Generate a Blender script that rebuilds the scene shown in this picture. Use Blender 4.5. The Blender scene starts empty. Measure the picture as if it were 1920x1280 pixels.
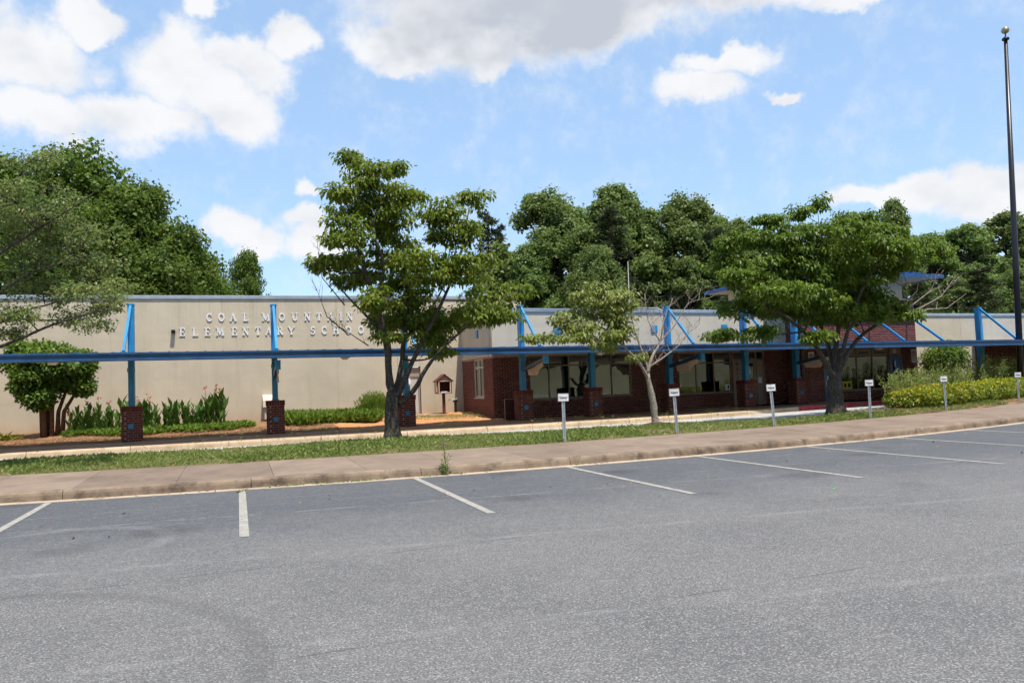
import bpy, bmesh, math, random
import numpy as np
from mathutils import Vector, Matrix

S = bpy.context.scene
COL = S.collection
random.seed(11)
RNG = np.random.default_rng(11)
R = math.radians

# ------------------------------------------------------------------ camera
cam_d = bpy.data.cameras.new('camera')
cam = bpy.data.objects.new('camera', cam_d)
COL.objects.link(cam)
PITCH, ROLL, YAW = 0.0573265, -0.0389091, 0.3412977
_fw = Vector((math.sin(YAW) * math.cos(PITCH), math.cos(YAW) * math.cos(PITCH), math.sin(PITCH)))
_rt = Vector((math.cos(YAW), -math.sin(YAW), 0))
_up = _rt.cross(_fw)
_r2 = _rt * math.cos(ROLL) + _up * math.sin(ROLL)
_u2 = -_rt * math.sin(ROLL) + _up * math.cos(ROLL)
M = Matrix((_r2, _u2, -_fw)).transposed().to_4x4()
M.translation = Vector((-0.038, -13.37, 1.4775))
cam.matrix_world = M
cam_d.sensor_width = 36
cam_d.lens = 1454.73 / 1920 * 36
cam_d.clip_end = 3000
S.camera = cam

# ------------------------------------------------------------------ sun, sky, exposure
SUN_DIR = Vector((0.10, -0.36, 1.0)).normalized()          # towards the sun
sun_d = bpy.data.lights.new('sun', 'SUN')
sun_d.energy = 3.1
sun_d.angle = R(0.53)
sun_d.color = (1.0, 0.95, 0.87)
sun = bpy.data.objects.new('sun', sun_d)
COL.objects.link(sun)
sun.rotation_euler = SUN_DIR.to_track_quat('Z', 'Y').to_euler()
S.view_settings.view_transform = 'Standard'
S.view_settings.look = 'None'
S.view_settings.exposure = 1.15
S.view_settings.gamma = 1.0
S.view_settings.use_curve_mapping = False
S.cycles.use_denoising = True
S.cycles.max_bounces = 4
S.cycles.diffuse_bounces = 3
S.cycles.adaptive_threshold = 0.03
S.cycles.caustics_reflective = False
S.cycles.caustics_refractive = False
S.cycles.transparent_max_bounces = 6

world = bpy.data.worlds.new('World')
S.world = world
world.use_nodes = True
wt = world.node_tree
wt.nodes.clear()


class NT:
    """small node-tree helper"""
    def __init__(s, t): s.t = t
    def n(s, typ, **kw):
        nd = s.t.nodes.new(typ)
        for k, v in kw.items(): setattr(nd, k, v)
        return nd
    def put(s, nd, idx, v):
        if v is None: return
        if isinstance(v, bpy.types.NodeSocket): s.t.links.new(v, nd.inputs[idx])
        else: nd.inputs[idx].default_value = v
    def math(s, op, a, b=None, c=None, clamp=False):
        nd = s.n('ShaderNodeMath', operation=op, use_clamp=clamp)
        for i, v in enumerate((a, b, c)): s.put(nd, i, v)
        return nd.outputs[0]
    def mix(s, f, a, b):
        nd = s.n('ShaderNodeMix', data_type='RGBA')
        s.put(nd, 0, f)
        for i, v in ((6, a), (7, b)):
            if not isinstance(v, bpy.types.NodeSocket) and len(v) == 3: v = (*v, 1)
            s.put(nd, i, v)
        return nd.outputs[2]
    def ramp(s, v, lo, hi):
        nd = s.n('ShaderNodeMapRange', interpolation_type='SMOOTHSTEP')
        s.put(nd, 0, v); s.put(nd, 1, lo); s.put(nd, 2, hi)
        return nd.outputs[0]
    def noise(s, vec, scale, detail=4, rough=0.55, dist=0.0):
        nd = s.n('ShaderNodeTexNoise')
        s.put(nd, 'Vector', vec); s.put(nd, 'Scale', scale); s.put(nd, 'Detail', detail)
        s.put(nd, 'Roughness', rough); s.put(nd, 'Distortion', dist)
        return nd.outputs[0]
    def mapping(s, vec, loc=(0, 0, 0), rot=(0, 0, 0), scale=(1, 1, 1), typ='POINT'):
        nd = s.n('ShaderNodeMapping', vector_type=typ)
        s.put(nd, 0, vec); s.put(nd, 1, loc); s.put(nd, 2, rot); s.put(nd, 3, scale)
        return nd.outputs[0]
    def link(s, a, b): s.t.links.new(a, b)


W = NT(wt)
coord = W.n('ShaderNodeTexCoord').outputs['Generated']
sky = W.n('ShaderNodeTexSky', sky_type='NISHITA', sun_disc=False)
sky.sun_elevation = math.asin(SUN_DIR.z)
sky.sun_rotation = math.atan2(SUN_DIR.x, SUN_DIR.y)
sky.altitude = 300
sky.air_density = 1.0
sky.dust_density = .5
sky.ozone_density = 2.2
# cumulus: (azimuth, elevation, half width, half height, shade) - those in view, then the same kind all round
CL = [(-0.223, 0.379, 0.072, 0.061, 0.25), (-0.213, 0.304, 0.085, 0.04, 0.2), (-0.165, 0.431, 0.034, 0.022, 0.1), (-0.064, 0.379, 0.072, 0.054, 0.1), (-0.111, 0.322, 0.078, 0.036, 0.25), (0.028, 0.382, 0.056, 0.031, 0.05), (-0.01, 0.344, 0.062, 0.037, 0.15), (0.068, 0.414, 0.025, 0.025, 0), (-0.026, 0.445, 0.024, 0.018, 0), (0.21, 0.438, 0.095, 0.038, 0.2), (0.315, 0.449, 0.165, 0.07, 0.75), (0.389, 0.504, 0.26, 0.087, 0.9), (0.491, 0.445, 0.151, 0.047, 0.75), (0.659, 0.458, 0.108, 0.036, 0.5), (0.78, 0.43, 0.081, 0.017, 0.3), (0.313, 0.396, 0.039, 0.023, 0.3), (0.216, 0.408, 0.045, 0.022, 0.15), (0.594, 0.354, 0.054, 0.027, 0), (0.69, 0.344, 0.025, 0.01, 0), (0.849, 0.196, 0.077, 0.027, 0.1), (0.901, 0.2, 0.069, 0.029, 0.1), (0.794, 0.192, 0.055, 0.018, 0.1), (0.924, 0.176, 0.069, 0.029, 0.15), (-0.0, 0.193, 0.039, 0.022, 0.1), (0.037, 0.177, 0.039, 0.026, 0.15), (0.086, 0.207, 0.036, 0.021, 0), (0.077, 0.251, 0.018, 0.016, 0), (0.101, 0.178, 0.04, 0.027, 0.1), (0.622, 0.383, 0.056, 0.019, 0.1)]
rr = random.Random(5)
for i in range(12):
    az = 1.35 + (i + rr.uniform(-.3, .3)) / 12 * (2 * math.pi - 2.0)
    CL.append((az, rr.uniform(.18, .75), rr.uniform(.08, .2), rr.uniform(.04, .08), rr.uniform(0, .6)))
dens = None
grey = None
# ragged edges: push the direction about with noise before looking the clouds up
wn = W.n('ShaderNodeTexNoise'); W.put(wn, 'Vector', coord); W.put(wn, 'Scale', 7.0); W.put(wn, 'Detail', 6.0); W.put(wn, 'Roughness', 0.62)
v1 = W.n('ShaderNodeVectorMath', operation='SUBTRACT'); W.put(v1, 0, wn.outputs['Color']); v1.inputs[1].default_value = (.5, .5, .5)
v2 = W.n('ShaderNodeVectorMath', operation='SCALE'); W.put(v2, 0, v1.outputs[0]); v2.inputs['Scale'].default_value = 0.115
v3 = W.n('ShaderNodeVectorMath', operation='ADD'); W.put(v3, 0, coord); W.put(v3, 1, v2.outputs[0])
sp_ = W.n('ShaderNodeSeparateXYZ'); W.put(sp_, 0, v3.outputs[0])
cmb = W.n('ShaderNodeCombineXYZ')
W.link(W.math('ARCTAN2', sp_.outputs[0], sp_.outputs[1]), cmb.inputs[0])
W.link(W.math('ARCSINE', sp_.outputs[2]), cmb.inputs[1])
chart = cmb.outputs[0]                                            # (azimuth, elevation)
for az, el, a, b, g in CL:
    if az > math.pi: az -= 2 * math.pi
    ia, ib = math.cos(el) / (a * 1.18), 1 / (b * 1.18)
    m = W.n('ShaderNodeVectorMath', operation='MULTIPLY_ADD')
    W.put(m, 0, chart); m.inputs[1].default_value = (ia, ib, 0); m.inputs[2].default_value = (-az * ia, -el * ib, 0)
    l = W.n('ShaderNodeVectorMath', operation='LENGTH'); W.put(l, 0, m.outputs[0])
    f = W.math('SUBTRACT', 1.0, l.outputs['Value'], clamp=True)
    dens = f if dens is None else W.math('SMOOTH_MAX', dens, f, 0.12)
    if g > .12:
        grey = W.math('MULTIPLY', f, g) if grey is None else W.math('MULTIPLY_ADD', f, g, grey)
fine = W.noise(coord, 24, 4, .65)
den2 = W.math('ADD', dens, W.math('MULTIPLY', W.math('SUBTRACT', fine, .5), .6))
alpha = W.ramp(den2, .03, .54)
shade = W.noise(W.mapping(coord, scale=(1, 1, 1.6)), 12, 3, .55)
gf = W.math('ADD', W.math('MULTIPLY', W.ramp(shade, .38, .7), .2), W.ramp(W.math('ADD', grey, W.math('MULTIPLY', W.math('SUBTRACT', shade, .5), 1.3)), .0, 1.25), clamp=True)
ccol = W.mix(gf, (3.6, 3.65, 3.75), (2.15, 2.3, 2.6))
hazy = W.mix(.6, sky.outputs[0], (1.65, 2.45, 3.5))               # summer haze evens the blue out
skyc = W.mix(alpha, hazy, ccol)
bg = W.n('ShaderNodeBackground'); W.put(bg, 0, skyc); W.put(bg, 1, 0.118)
W.link(bg.outputs[0], W.n('ShaderNodeOutputWorld').inputs[0])

# ------------------------------------------------------------------ object helpers


def tag(o, label=None, cat=None, group=None, kind=None):
    if label: o['label'] = label
    if cat: o['category'] = cat
    if group: o['group'] = group
    if kind: o['kind'] = kind
    return o


def link(o, parent=None):
    COL.objects.link(o)
    if parent is not None: o.parent = parent
    return o


def empty(name, loc=(0, 0, 0), rz=0, parent=None):
    o = bpy.data.objects.new(name, None)
    o.location = loc
    o.rotation_euler = (0, 0, rz)
    o.empty_display_size = .2
    return link(o, parent)


def mesh_np(name, verts, faces, rnd=None, smooth=False):
    """verts (n,3); faces (m,k) with one k; rnd one value per face"""
    verts = np.asarray(verts, np.float32); faces = np.asarray(faces, np.int32)
    me = bpy.data.meshes.new(name)
    me.vertices.add(len(verts)); me.vertices.foreach_set('co', verts.ravel())
    k = faces.shape[1]
    me.loops.add(faces.size); me.loops.foreach_set('vertex_index', faces.ravel())
    me.polygons.add(len(faces)); me.polygons.foreach_set('loop_start', np.arange(0, faces.size, k, dtype=np.int32))
    try: me.polygons.foreach_set('loop_total', np.full(len(faces), k, np.int32))
    except Exception: pass
    if rnd is not None:
        at = me.attributes.new('rnd', 'FLOAT', 'FACE'); at.data.foreach_set('value', np.asarray(rnd, np.float32))
    me.update(calc_edges=True)
    if smooth: me.polygons.foreach_set('use_smooth', np.ones(len(faces), bool))
    return me


class MB:
    """collects boxes, quads, prisms, tubes"""
    def __init__(s): s.v = []; s.f = []
    def add(s, vs, fs):
        o = len(s.v); s.v += [tuple(v) for v in vs]; s.f += [tuple(i + o for i in f) for f in fs]; return s
    def box(s, x0, x1, y0, y1, z0, z1):
        return s.add([(x0, y0, z0), (x1, y0, z0), (x1, y1, z0), (x0, y1, z0), (x0, y0, z1), (x1, y0, z1), (x1, y1, z1), (x0, y1, z1)],
                     [(3, 2, 1, 0), (4, 5, 6, 7), (0, 1, 5, 4), (1, 2, 6, 5), (2, 3, 7, 6), (3, 0, 4, 7)])
    def quad(s, a, b, c, d): return s.add([a, b, c, d], [(0, 1, 2, 3)])
    def bar(s, a, b, w, h, up=(0, 0, 1)):
        a = Vector(a); b = Vector(b); d = (b - a).normalized(); sd = d.cross(Vector(up))
        if sd.length < 1e-4: sd = d.cross(Vector((1, 0, 0)))
        sd.normalize(); u = sd.cross(d); vs = []
        for p in (a, b):
            for i, j in ((-1, -1), (1, -1), (1, 1), (-1, 1)): vs.append(p + sd * (i * w / 2) + u * (j * h / 2))
        return s.add(vs, [(0, 1, 2, 3), (7, 6, 5, 4), (0, 4, 5, 1), (1, 5, 6, 2), (2, 6, 7, 3), (3, 7, 4, 0)])
    def tube(s, pts, n=8, cap=True):
        """pts: (x,y,z,r)"""
        o = len(s.v); k = len(pts)
        for i, p in enumerate(pts):
            a = Vector(pts[max(0, i - 1)][:3]); b = Vector(pts[min(k - 1, i + 1)][:3]); d = (b - a)
            if d.length < 1e-6: d = Vector((0, 0, 1))
            d.normalize()
            sd = d.cross(Vector((0.31, 0.95, 0.05))); sd.normalize(); u = sd.cross(d)
            for j in range(n):
                t = 2 * math.pi * j / n
                s.v.append(tuple(Vector(p[:3]) + (sd * math.cos(t) + u * math.sin(t)) * p[3]))
        for i in range(k - 1):
            for j in range(n):
                j2 = (j + 1) % n
                s.f.append((o + i * n + j, o + i * n + j2, o + (i + 1) * n + j2, o + (i + 1) * n + j))
        if cap:
            s.f.append(tuple(o + j for j in range(n - 1, -1, -1))); s.f.append(tuple(o + (k - 1) * n + j for j in range(n)))
        return s
    def lathe(s, prof, c=(0, 0, 0), n=16):
        return s.tube([(c[0], c[1], c[2] + z, max(r, .0005)) for r, z in prof], n)
    def mesh(s, name, smooth=False, bevel=0):
        me = bpy.data.meshes.new(name); me.from_pydata(s.v, [], s.f); me.update()
        bm = bmesh.new(); bm.from_mesh(me)
        if bevel:
            bmesh.ops.bevel(bm, geom=bm.edges[:], offset=bevel, segments=1, affect='EDGES', clamp_overlap=True)
        bmesh.ops.recalc_face_normals(bm, faces=bm.faces[:])
        bm.to_mesh(me); bm.free()
        if smooth: me.polygons.foreach_set('use_smooth', np.ones(len(me.polygons), bool))
        return me
    def build(s, name, mat, parent=None, smooth=False, bevel=0):
        me = s.mesh(name, smooth, bevel); me.materials.append(mat)
        return link(bpy.data.objects.new(name, me), parent)


def obj(name, me, mat, parent=None):
    if mat is not None and not me.materials: me.materials.append(mat)
    return link(bpy.data.objects.new(name, me), parent)


def sheet(name, xs, rows, mat, parent=None):
    """a ground sheet: xs positions; rows = list of functions x -> (y, z)"""
    v = []; f = []
    n = len(xs)
    for r in rows:
        for x in xs: y, z = r(x); v.append((x, y, z))
    for j in range(len(rows) - 1):
        for i in range(n - 1): f.append((j * n + i, j * n + i + 1, (j + 1) * n + i + 1, (j + 1) * n + i))
    me = mesh_np(name, v, f, smooth=True); me.materials.append(mat)
    return link(bpy.data.objects.new(name, me), parent)


def text_mesh(name, body, size, mat, loc, rot, parent=None, extrude=0.0015, align='CENTER', bold=0.0, squeeze=1.0):
    cu = bpy.data.curves.new(name, 'FONT'); cu.body = body; cu.size = size; cu.extrude = extrude
    cu.align_x = align; cu.align_y = 'CENTER'; cu.offset = bold; cu.resolution_u = 3
    t = bpy.data.objects.new(name, cu); COL.objects.link(t)
    dg = bpy.context.evaluated_depsgraph_get()
    me = bpy.data.meshes.new_from_object(t.evaluated_get(dg))
    bpy.data.objects.remove(t); bpy.data.curves.remove(cu)
    me.materials.clear(); me.materials.append(mat)
    o = link(bpy.data.objects.new(name, me), parent)
    o.location = loc; o.rotation_euler = rot; o.scale = (squeeze, 1, 1)
    return o


# ------------------------------------------------------------------ materials


def new_mat(name):
    m = bpy.data.materials.new(name); m.use_nodes = True; m.node_tree.nodes.clear()
    T = NT(m.node_tree)
    out = T.n('ShaderNodeOutputMaterial')
    return m, T, out


def bsdf(T, out, col, rough=.7, spec=.3, metal=0.0, bump=None, bstr=.3, bdist=.01, coat=0.0):
    b = T.n('ShaderNodeBsdfPrincipled')
    if not isinstance(col, bpy.types.NodeSocket) and len(col) == 3: col = (*col, 1)
    T.put(b, 'Base Color', col); T.put(b, 'Roughness', rough); T.put(b, 'Specular IOR Level', spec); T.put(b, 'Metallic', metal)
    if coat: T.put(b, 'Coat Weight', coat)
    if bump is not None:
        n = T.n('ShaderNodeBump'); T.put(n, 'Strength', bstr); T.put(n, 'Distance', bdist); T.put(n, 'Height', bump)
        T.link(n.outputs[0], b.inputs['Normal'])
    if out is not None: T.link(b.outputs[0], out.inputs[0])
    return b


def mat_simple(name, col, rough=.6, var=.12, scale=6.0, spec=.3, metal=0.0, bump=.0, bscale=40.0, dirt=None, dirt_amt=.0, dscale=1.5):
    m, T, out = new_mat(name)
    P = T.n('ShaderNodeNewGeometry').outputs['Position']
    n = T.noise(P, scale, 5, .6)
    lo = tuple(c * (1 - var) for c in col); hi = tuple(min(1, c * (1 + var)) for c in col)
    c = T.mix(T.ramp(n, .3, .7), lo, hi)
    if dirt: c = T.mix(T.math('MULTIPLY', T.ramp(T.noise(P, dscale, 7, .68), .45, .72), dirt_amt), c, dirt)
    bsdf(T, out, c, rough, spec, metal, T.noise(P, bscale, 4) if bump else None, bump, .01)
    return m


def mat_leaf(name, dark, light, trans=.35, spec=.25, rough=.45, tint=.25, yellow=None):
    m, T, out = new_mat(name)
    at = T.n('ShaderNodeAttribute', attribute_name='rnd').outputs['Fac']
    oi = T.n('ShaderNodeObjectInfo').outputs['Random']
    c = T.mix(at, dark, light)
    if yellow: c = T.mix(T.ramp(at, .8, 1.0), c, yellow)
    hs = T.n('ShaderNodeHueSaturation'); T.put(hs, 'Color', c)
    T.put(hs, 'Value', T.math('ADD', 1 - tint / 2, T.math('MULTIPLY', oi, tint)))
    T.put(hs, 'Hue', T.math('ADD', .49, T.math('MULTIPLY', oi, .02)))
    c = hs.outputs[0]
    b = bsdf(T, None, c, rough, spec)
    tr = T.n('ShaderNodeBsdfTranslucent'); T.put(tr, 0, c)
    mx = T.n('ShaderNodeMixShader'); T.put(mx, 0, trans); T.link(b.outputs[0], mx.inputs[1]); T.link(tr.outputs[0], mx.inputs[2])
    T.link(mx.outputs[0], out.inputs[0])
    return m


MAT = {}


def make_asphalt():
    m, T, out = new_mat('asphalt')
    P = T.n('ShaderNodeNewGeometry').outputs['Position']
    sep = T.n('ShaderNodeSeparateXYZ'); T.put(sep, 0, P); X, Y = sep.outputs[0], sep.outputs[1]
    vo = T.n('ShaderNodeTexVoronoi'); T.put(vo, 'Vector', P); T.put(vo, 'Scale', 90.0)
    vs = T.n('ShaderNodeSeparateColor'); T.put(vs, 0, vo.outputs['Color'])
    sp = T.noise(P, 75, 5, .75)
    big = T.noise(P, .55, 5, .6)
    wob = T.math('MULTIPLY', T.math('SUBTRACT', T.noise(P, .7, 3), .5), 1.0)
    # the sealed parking bays are smoother and darker than the worn aisle
    bay = T.ramp(T.math('ADD', Y, T.math('MULTIPLY', T.math('SUBTRACT', T.noise(P, .9, 6, .7), .5), 4.5)), -7.2, -2.6)
    base = T.mix(bay, (.180, .170, .163), (.070, .074, .081))
    base = T.mix(T.math('MULTIPLY', T.ramp(big, .42, .62), .42), base, (.098, .096, .098))
    # stones
    amp = T.math('SUBTRACT', 1.0, T.math('MULTIPLY', bay, .7))
    st = T.math('MULTIPLY', T.ramp(vs.outputs[0], .55, .95), amp)
    base = T.mix(T.math('MULTIPLY', st, .62), base, (.43, .405, .38))
    base = T.mix(T.math('MULTIPLY', T.math('MULTIPLY', T.ramp(sp, .62, .4), amp), .85), base, (.055, .055, .058))
    base = T.mix(T.math('MULTIPLY', T.ramp(T.noise(P, 9, 4, .7), .5, .75), .22), base, (.30, .29, .28))
    # scuffs along the bays
    sc = T.noise(T.mapping(P, scale=(.35, 5.5, 1), rot=(0, 0, .02)), 1.0, 7, .75)
    base = T.mix(T.math('MULTIPLY', T.ramp(sc, .58, .75), .22), base, (.26, .25, .245))

    def line(y0, w, wobs, slope=0.0):
        d = T.math('ABSOLUTE', T.math('SUBTRACT', T.math('ADD', Y, T.math('MULTIPLY', wob, wobs)), T.math('ADD', y0, T.math('MULTIPLY', X, slope))))
        return T.ramp(d, w, w * .25)
    brk = T.ramp(T.noise(P, 1.7, 5, .7), .42, .6)
    for y0, w, a, sl in ((-6.25, .018, .7, .05), (-8.75, .015, .65, .035)):
        base = T.mix(T.math('MULTIPLY', T.math('MULTIPLY', line(y0, w, .1, sl), brk), a), base, (.05, .048, .047))
    for y0, w, a, sl in ((-5.75, .10, .16, -.12), (-8.5, .09, .12, -.12), (-3.0, .05, .28, -.08), (-1.6, .03, .22, .03), (-2.2, .02, .22, -.05)):
        base = T.mix(T.math('MULTIPLY', T.math('MULTIPLY', line(y0, w, .3, sl), brk), a), base, (.34, .33, .32))
    # tyre marks: arcs
    for cx, cy, rad, w, a, colr in ((-2.3, -8.6, 2.35, .085, .32, (.065, .062, .062)), (-1.9, -4.1, 1.12, .1, .2, (.3, .29, .29))):
        dx = T.math('SUBTRACT', X, cx); dy = T.math('SUBTRACT', Y, cy)
        dd = T.math('ABSOLUTE', T.math('SUBTRACT', T.math('SQRT', T.math('ADD', T.math('MULTIPLY', dx, dx), T.math('MULTIPLY', dy, dy))), rad))
        side = T.math('MULTIPLY', T.ramp(T.math('ADD', dx, dy), -.2, .9), T.ramp(sp, .25, .6))
        base = T.mix(T.math('MULTIPLY', T.math('MULTIPLY', T.ramp(dd, w * 1.4, w * .4), side), a), base, colr)
    # oil drips in the bays
    vd = T.n('ShaderNodeTexVoronoi'); T.put(vd, 'Vector', P); T.put(vd, 'Scale', .55)
    base = T.mix(T.math('MULTIPLY', T.math('MULTIPLY', T.ramp(T.math('ADD', vd.outputs['Distance'], T.math('MULTIPLY', T.math('SUBTRACT', big, .5), .5)), .26, .05), bay), .42), base, (.035, .034, .034))
    h = T.math('ADD', T.math('MULTIPLY', sp, .7), T.math('MULTIPLY', vo.outputs['Distance'], -.6))
    bsdf(T, out, base, .82, .25, 0, h, .55, .012)
    return m


def make_concrete(name, a, b, stain, stain_amt=.5, sscale=1.2, fine=35):
    m, T, out = new_mat(name)
    P = T.n('ShaderNodeNewGeometry').outputs['Position']
    oi = T.n('ShaderNodeObjectInfo').outputs['Random']
    n1 = T.noise(P, 2.2, 6, .65); n2 = T.noise(P, fine, 5, .7)
    c = T.mix(T.ramp(n1, .3, .7), a, b)
    c = T.mix(T.math('MULTIPLY', T.ramp(T.noise(P, sscale, 8, .72), .44, .68), stain_amt), c, stain)
    c = T.mix(T.math('MULTIPLY', T.ramp(n2, .5, .75), .25), c, tuple(min(1, x * 1.4) for x in a))
    c = T.mix(T.math('MULTIPLY', T.ramp(n2, .48, .3), .35), c, tuple(x * .5 for x in a))
    hs = T.n('ShaderNodeHueSaturation'); T.put(hs, 'Color', c); T.put(hs, 'Value', T.math('ADD', .9, T.math('MULTIPLY', oi, .2)))
    bsdf(T, out, hs.outputs[0], .88, .2, 0, n2, .35, .008)
    return m


def make_brick(name, cols):
    m, T, out = new_mat(name)
    P = T.n('ShaderNodeNewGeometry').outputs['Position']
    at = T.n('ShaderNodeAttribute', attribute_name='rnd').outputs['Fac']
    oi = T.n('ShaderNodeObjectInfo').outputs['Random']
    r = T.math('FRACT', T.math('ADD', at, T.math('MULTIPLY', oi, 7.31)))
    cr = T.n('ShaderNodeValToRGB'); T.put(cr, 0, r)
    e = cr.color_ramp.elements
    for i, c in enumerate(cols):
        el = e[i] if i < 2 else e.new(1)
        el.position = i / (len(cols) - 1); el.color = (*c, 1)
    c = T.mix(T.math('MULTIPLY', T.ramp(T.noise(P, 60, 4, .7), .45, .7), .4), cr.outputs[0], tuple(x * .55 for x in cols[0]))
    bsdf(T, out, c, .85, .2, 0, T.noise(P, 90, 4), .25, .006)
    return m


def make_stucco(name, col):
    m, T, out = new_mat(name)
    P = T.n('ShaderNodeNewGeometry').outputs['Position']
    sep = T.n('ShaderNodeSeparateXYZ'); T.put(sep, 0, P)
    n1 = T.noise(P, .8, 6, .6); st = T.noise(T.mapping(P, scale=(2.2, 2.2, .16)), 1.0, 6, .7)
    band = T.noise(T.mapping(P, scale=(.25, .25, 3.2)), 1.0, 5, .65)
    c = T.mix(T.ramp(n1, .3, .7), tuple(x * .93 for x in col), tuple(min(1, x * 1.05) for x in col))
    c = T.mix(T.math('MULTIPLY', T.ramp(st, .48, .72), .34), c, tuple(x * y for x, y in zip(col, (.72, .70, .66))))
    c = T.mix(T.math('MULTIPLY', T.ramp(band, .5, .7), .2), c, tuple(x * .8 for x in col))
    c = T.mix(T.math('MULTIPLY', T.ramp(T.noise(P, 1.7, 9, .75), .6, .72), .16), c, tuple(x * .7 for x in col))
    # splashed red clay along the foot of the wall
    foot = T.math('ADD', sep.outputs[2], T.math('MULTIPLY', T.noise(P, 3, 5), -.5))
    c = T.mix(T.math('MULTIPLY', T.ramp(foot, .75, .2), .45), c, (.40, .25, .15))
    # runs of dirt that start under the coping
    run = T.math('MULTIPLY', T.ramp(T.noise(T.mapping(P, scale=(5, 5, .12)), 1.0, 5, .7), .5, .66), T.ramp(T.math('ADD', sep.outputs[2], T.math('MULTIPLY', n1, 1.4)), 4.3, 5.8))
    c = T.mix(T.math('MULTIPLY', run, .4), c, tuple(x * y for x, y in zip(col, (.6, .58, .55))))
    bsdf(T, out, c, .92, .1, 0, T.math('ADD', T.noise(P, 70, 4, .7), T.math('MULTIPLY', T.noise(P, 2.5, 4), 2.5)), .35, .012)
    return m


def make_ground(name, cols, scales=(1.2, 14, 60), bump=.6):
    m, T, out = new_mat(name)
    P = T.n('ShaderNodeNewGeometry').outputs['Position']
    c = T.mix(T.ramp(T.noise(P, scales[0], 6, .65), .38, .62), cols[0], cols[1])
    c = T.mix(T.math('MULTIPLY', T.ramp(T.noise(P, scales[1], 5, .7), .5, .68), .6), c, cols[2])
    n = T.noise(P, scales[2], 6, .75)
    c = T.mix(T.math('MULTIPLY', T.ramp(n, .52, .36), .6), c, tuple(x * .4 for x in cols[0]))
    bsdf(T, out, c, .95, .1, 0, n, bump, .03)
    return m


def make_bark(name, a, b, lichen=None):
    m, T, out = new_mat(name)
    P = T.n('ShaderNodeNewGeometry').outputs['Position']
    n = T.noise(T.mapping(P, scale=(1, 1, .45)), 34, 6, .7, .6)
    c = T.mix(T.ramp(n, .38, .62), a, b)
    if lichen: c = T.mix(T.math('MULTIPLY', T.ramp(T.noise(P, 11, 5, .7), .54, .66), .7), c, lichen)
    bsdf(T, out, c, .92, .15, 0, n, .9, .03)
    return m


def make_glass(name, tint=(.03, .035, .03)):
    m, T, out = new_mat(name)
    P = T.n('ShaderNodeNewGeometry').outputs['Position']
    w = T.noise(T.mapping(P, scale=(.6, .6, 1.6)), 1.6, 2, .4)
    nb = T.n('ShaderNodeBump'); T.put(nb, 'Strength', .12); T.put(nb, 'Distance', .035); T.put(nb, 'Height', w)
    gl = T.n('ShaderNodeBsdfGlossy'); T.put(gl, 0, (.66, .7, .66, 1)); T.put(gl, 1, .02); T.link(nb.outputs[0], gl.inputs['Normal'])
    tr = T.n('ShaderNodeBsdfTransparent'); T.put(tr, 0, (.52, .55, .5, 1))
    fr = T.n('ShaderNodeFresnel'); T.put(fr, 0, 1.9)
    mx = T.n('ShaderNodeMixShader'); T.put(mx, 0, T.math('ADD', .11, fr.outputs[0], clamp=True)); T.link(tr.outputs[0], mx.inputs[1]); T.link(gl.outputs[0], mx.inputs[2])
    T.link(mx.outputs[0], out.inputs[0])
    return m


MAT['asphalt'] = make_asphalt()
MAT['lane'] = make_concrete('lane_asphalt', (.40, .385, .36), (.34, .33, .31), (.2, .19, .185), .5, .9, 30)
MAT['kerb'] = make_concrete('kerb_concrete', (.25, .185, .13), (.165, .118, .08), (.055, .04, .03), .85, 2.6, 30)
MAT['gutter'] = make_concrete('gutter_concrete', (.42, .34, .26), (.36, .28, .2), (.2, .15, .1), .5, 2.0)
MAT['walk'] = make_concrete('sidewalk_concrete', (.225, .168, .125), (.18, .132, .098), (.115, .083, .06), .6, .9)
MAT['porch'] = make_concrete('porch_concrete', (.34, .25, .18), (.28, .2, .14), (.3, .16, .09), .6, .7)
MAT['farkerb'] = make_concrete('far_kerb_concrete', (.55, .42, .28), (.47, .34, .22), (.24, .17, .11), .5, 2.0)
MAT['red_paint'] = mat_simple('red_kerb_paint', (.55, .03, .05), .6, .2, 5, dirt=(.5, .38, .3), dirt_amt=.35, dscale=9)
MAT['line'] = mat_simple('worn_white_paint', (.30, .28, .24), .8, .12, 4, bump=.4, bscale=60, dirt=(.15, .148, .145), dirt_amt=1.0, dscale=13)
MAT['straw'] = make_ground('pine_straw', [(.26, .145, .08), (.20, .11, .06), (.36, .23, .135)])
MAT['clay'] = make_ground('red_clay', [(.50, .235, .105), (.42, .2, .09), (.56, .32, .17)], bump=.4)
MAT['soil'] = make_ground('grass_soil', [(.10, .105, .035), (.17, .13, .06), (.07, .085, .025)])
MAT['field'] = make_ground('field_grass', [(.15, .14, .085), (.19, .17, .11), (.11, .11, .06)], (.15, 2, 20))
MAT['brick'] = make_brick('brick_face', [(.135, .038, .028), (.17, .048, .034), (.112, .034, .028), (.195, .06, .042), (.082, .028, .026)])
MAT['mortar'] = mat_simple('mortar', (.40, .30, .235), .95, .2, 9, bump=.4)
MAT['stucco'] = make_stucco('beige_stucco', (.50, .425, .315))
MAT['coping'] = mat_simple('coping_metal', (.55, .56, .57), .35, .08, 3, .5, .7)
MAT['blue_post'] = mat_simple('blue_post_paint', (.012, .195, .37), .38, .15, 2.5, .5, dirt=(.05, .2, .34), dirt_amt=.3)
MAT['blue_fascia'] = mat_simple('blue_fascia_paint', (.011, .055, .14), .42, .2, 1.5, .5, dirt=(.05, .10, .16), dirt_amt=.5, dscale=2.2)
MAT['blue_roof'] = mat_simple('blue_roof_metal', (.014, .115, .34), .35, .12, .8, .5)
MAT['blue_door'] = mat_simple('blue_door_paint', (.012, .14, .40), .45, .08, 2, .4)
MAT['soffit'] = mat_simple('tan_soffit', (.46, .36, .27), .8, .08, 2)
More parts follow.
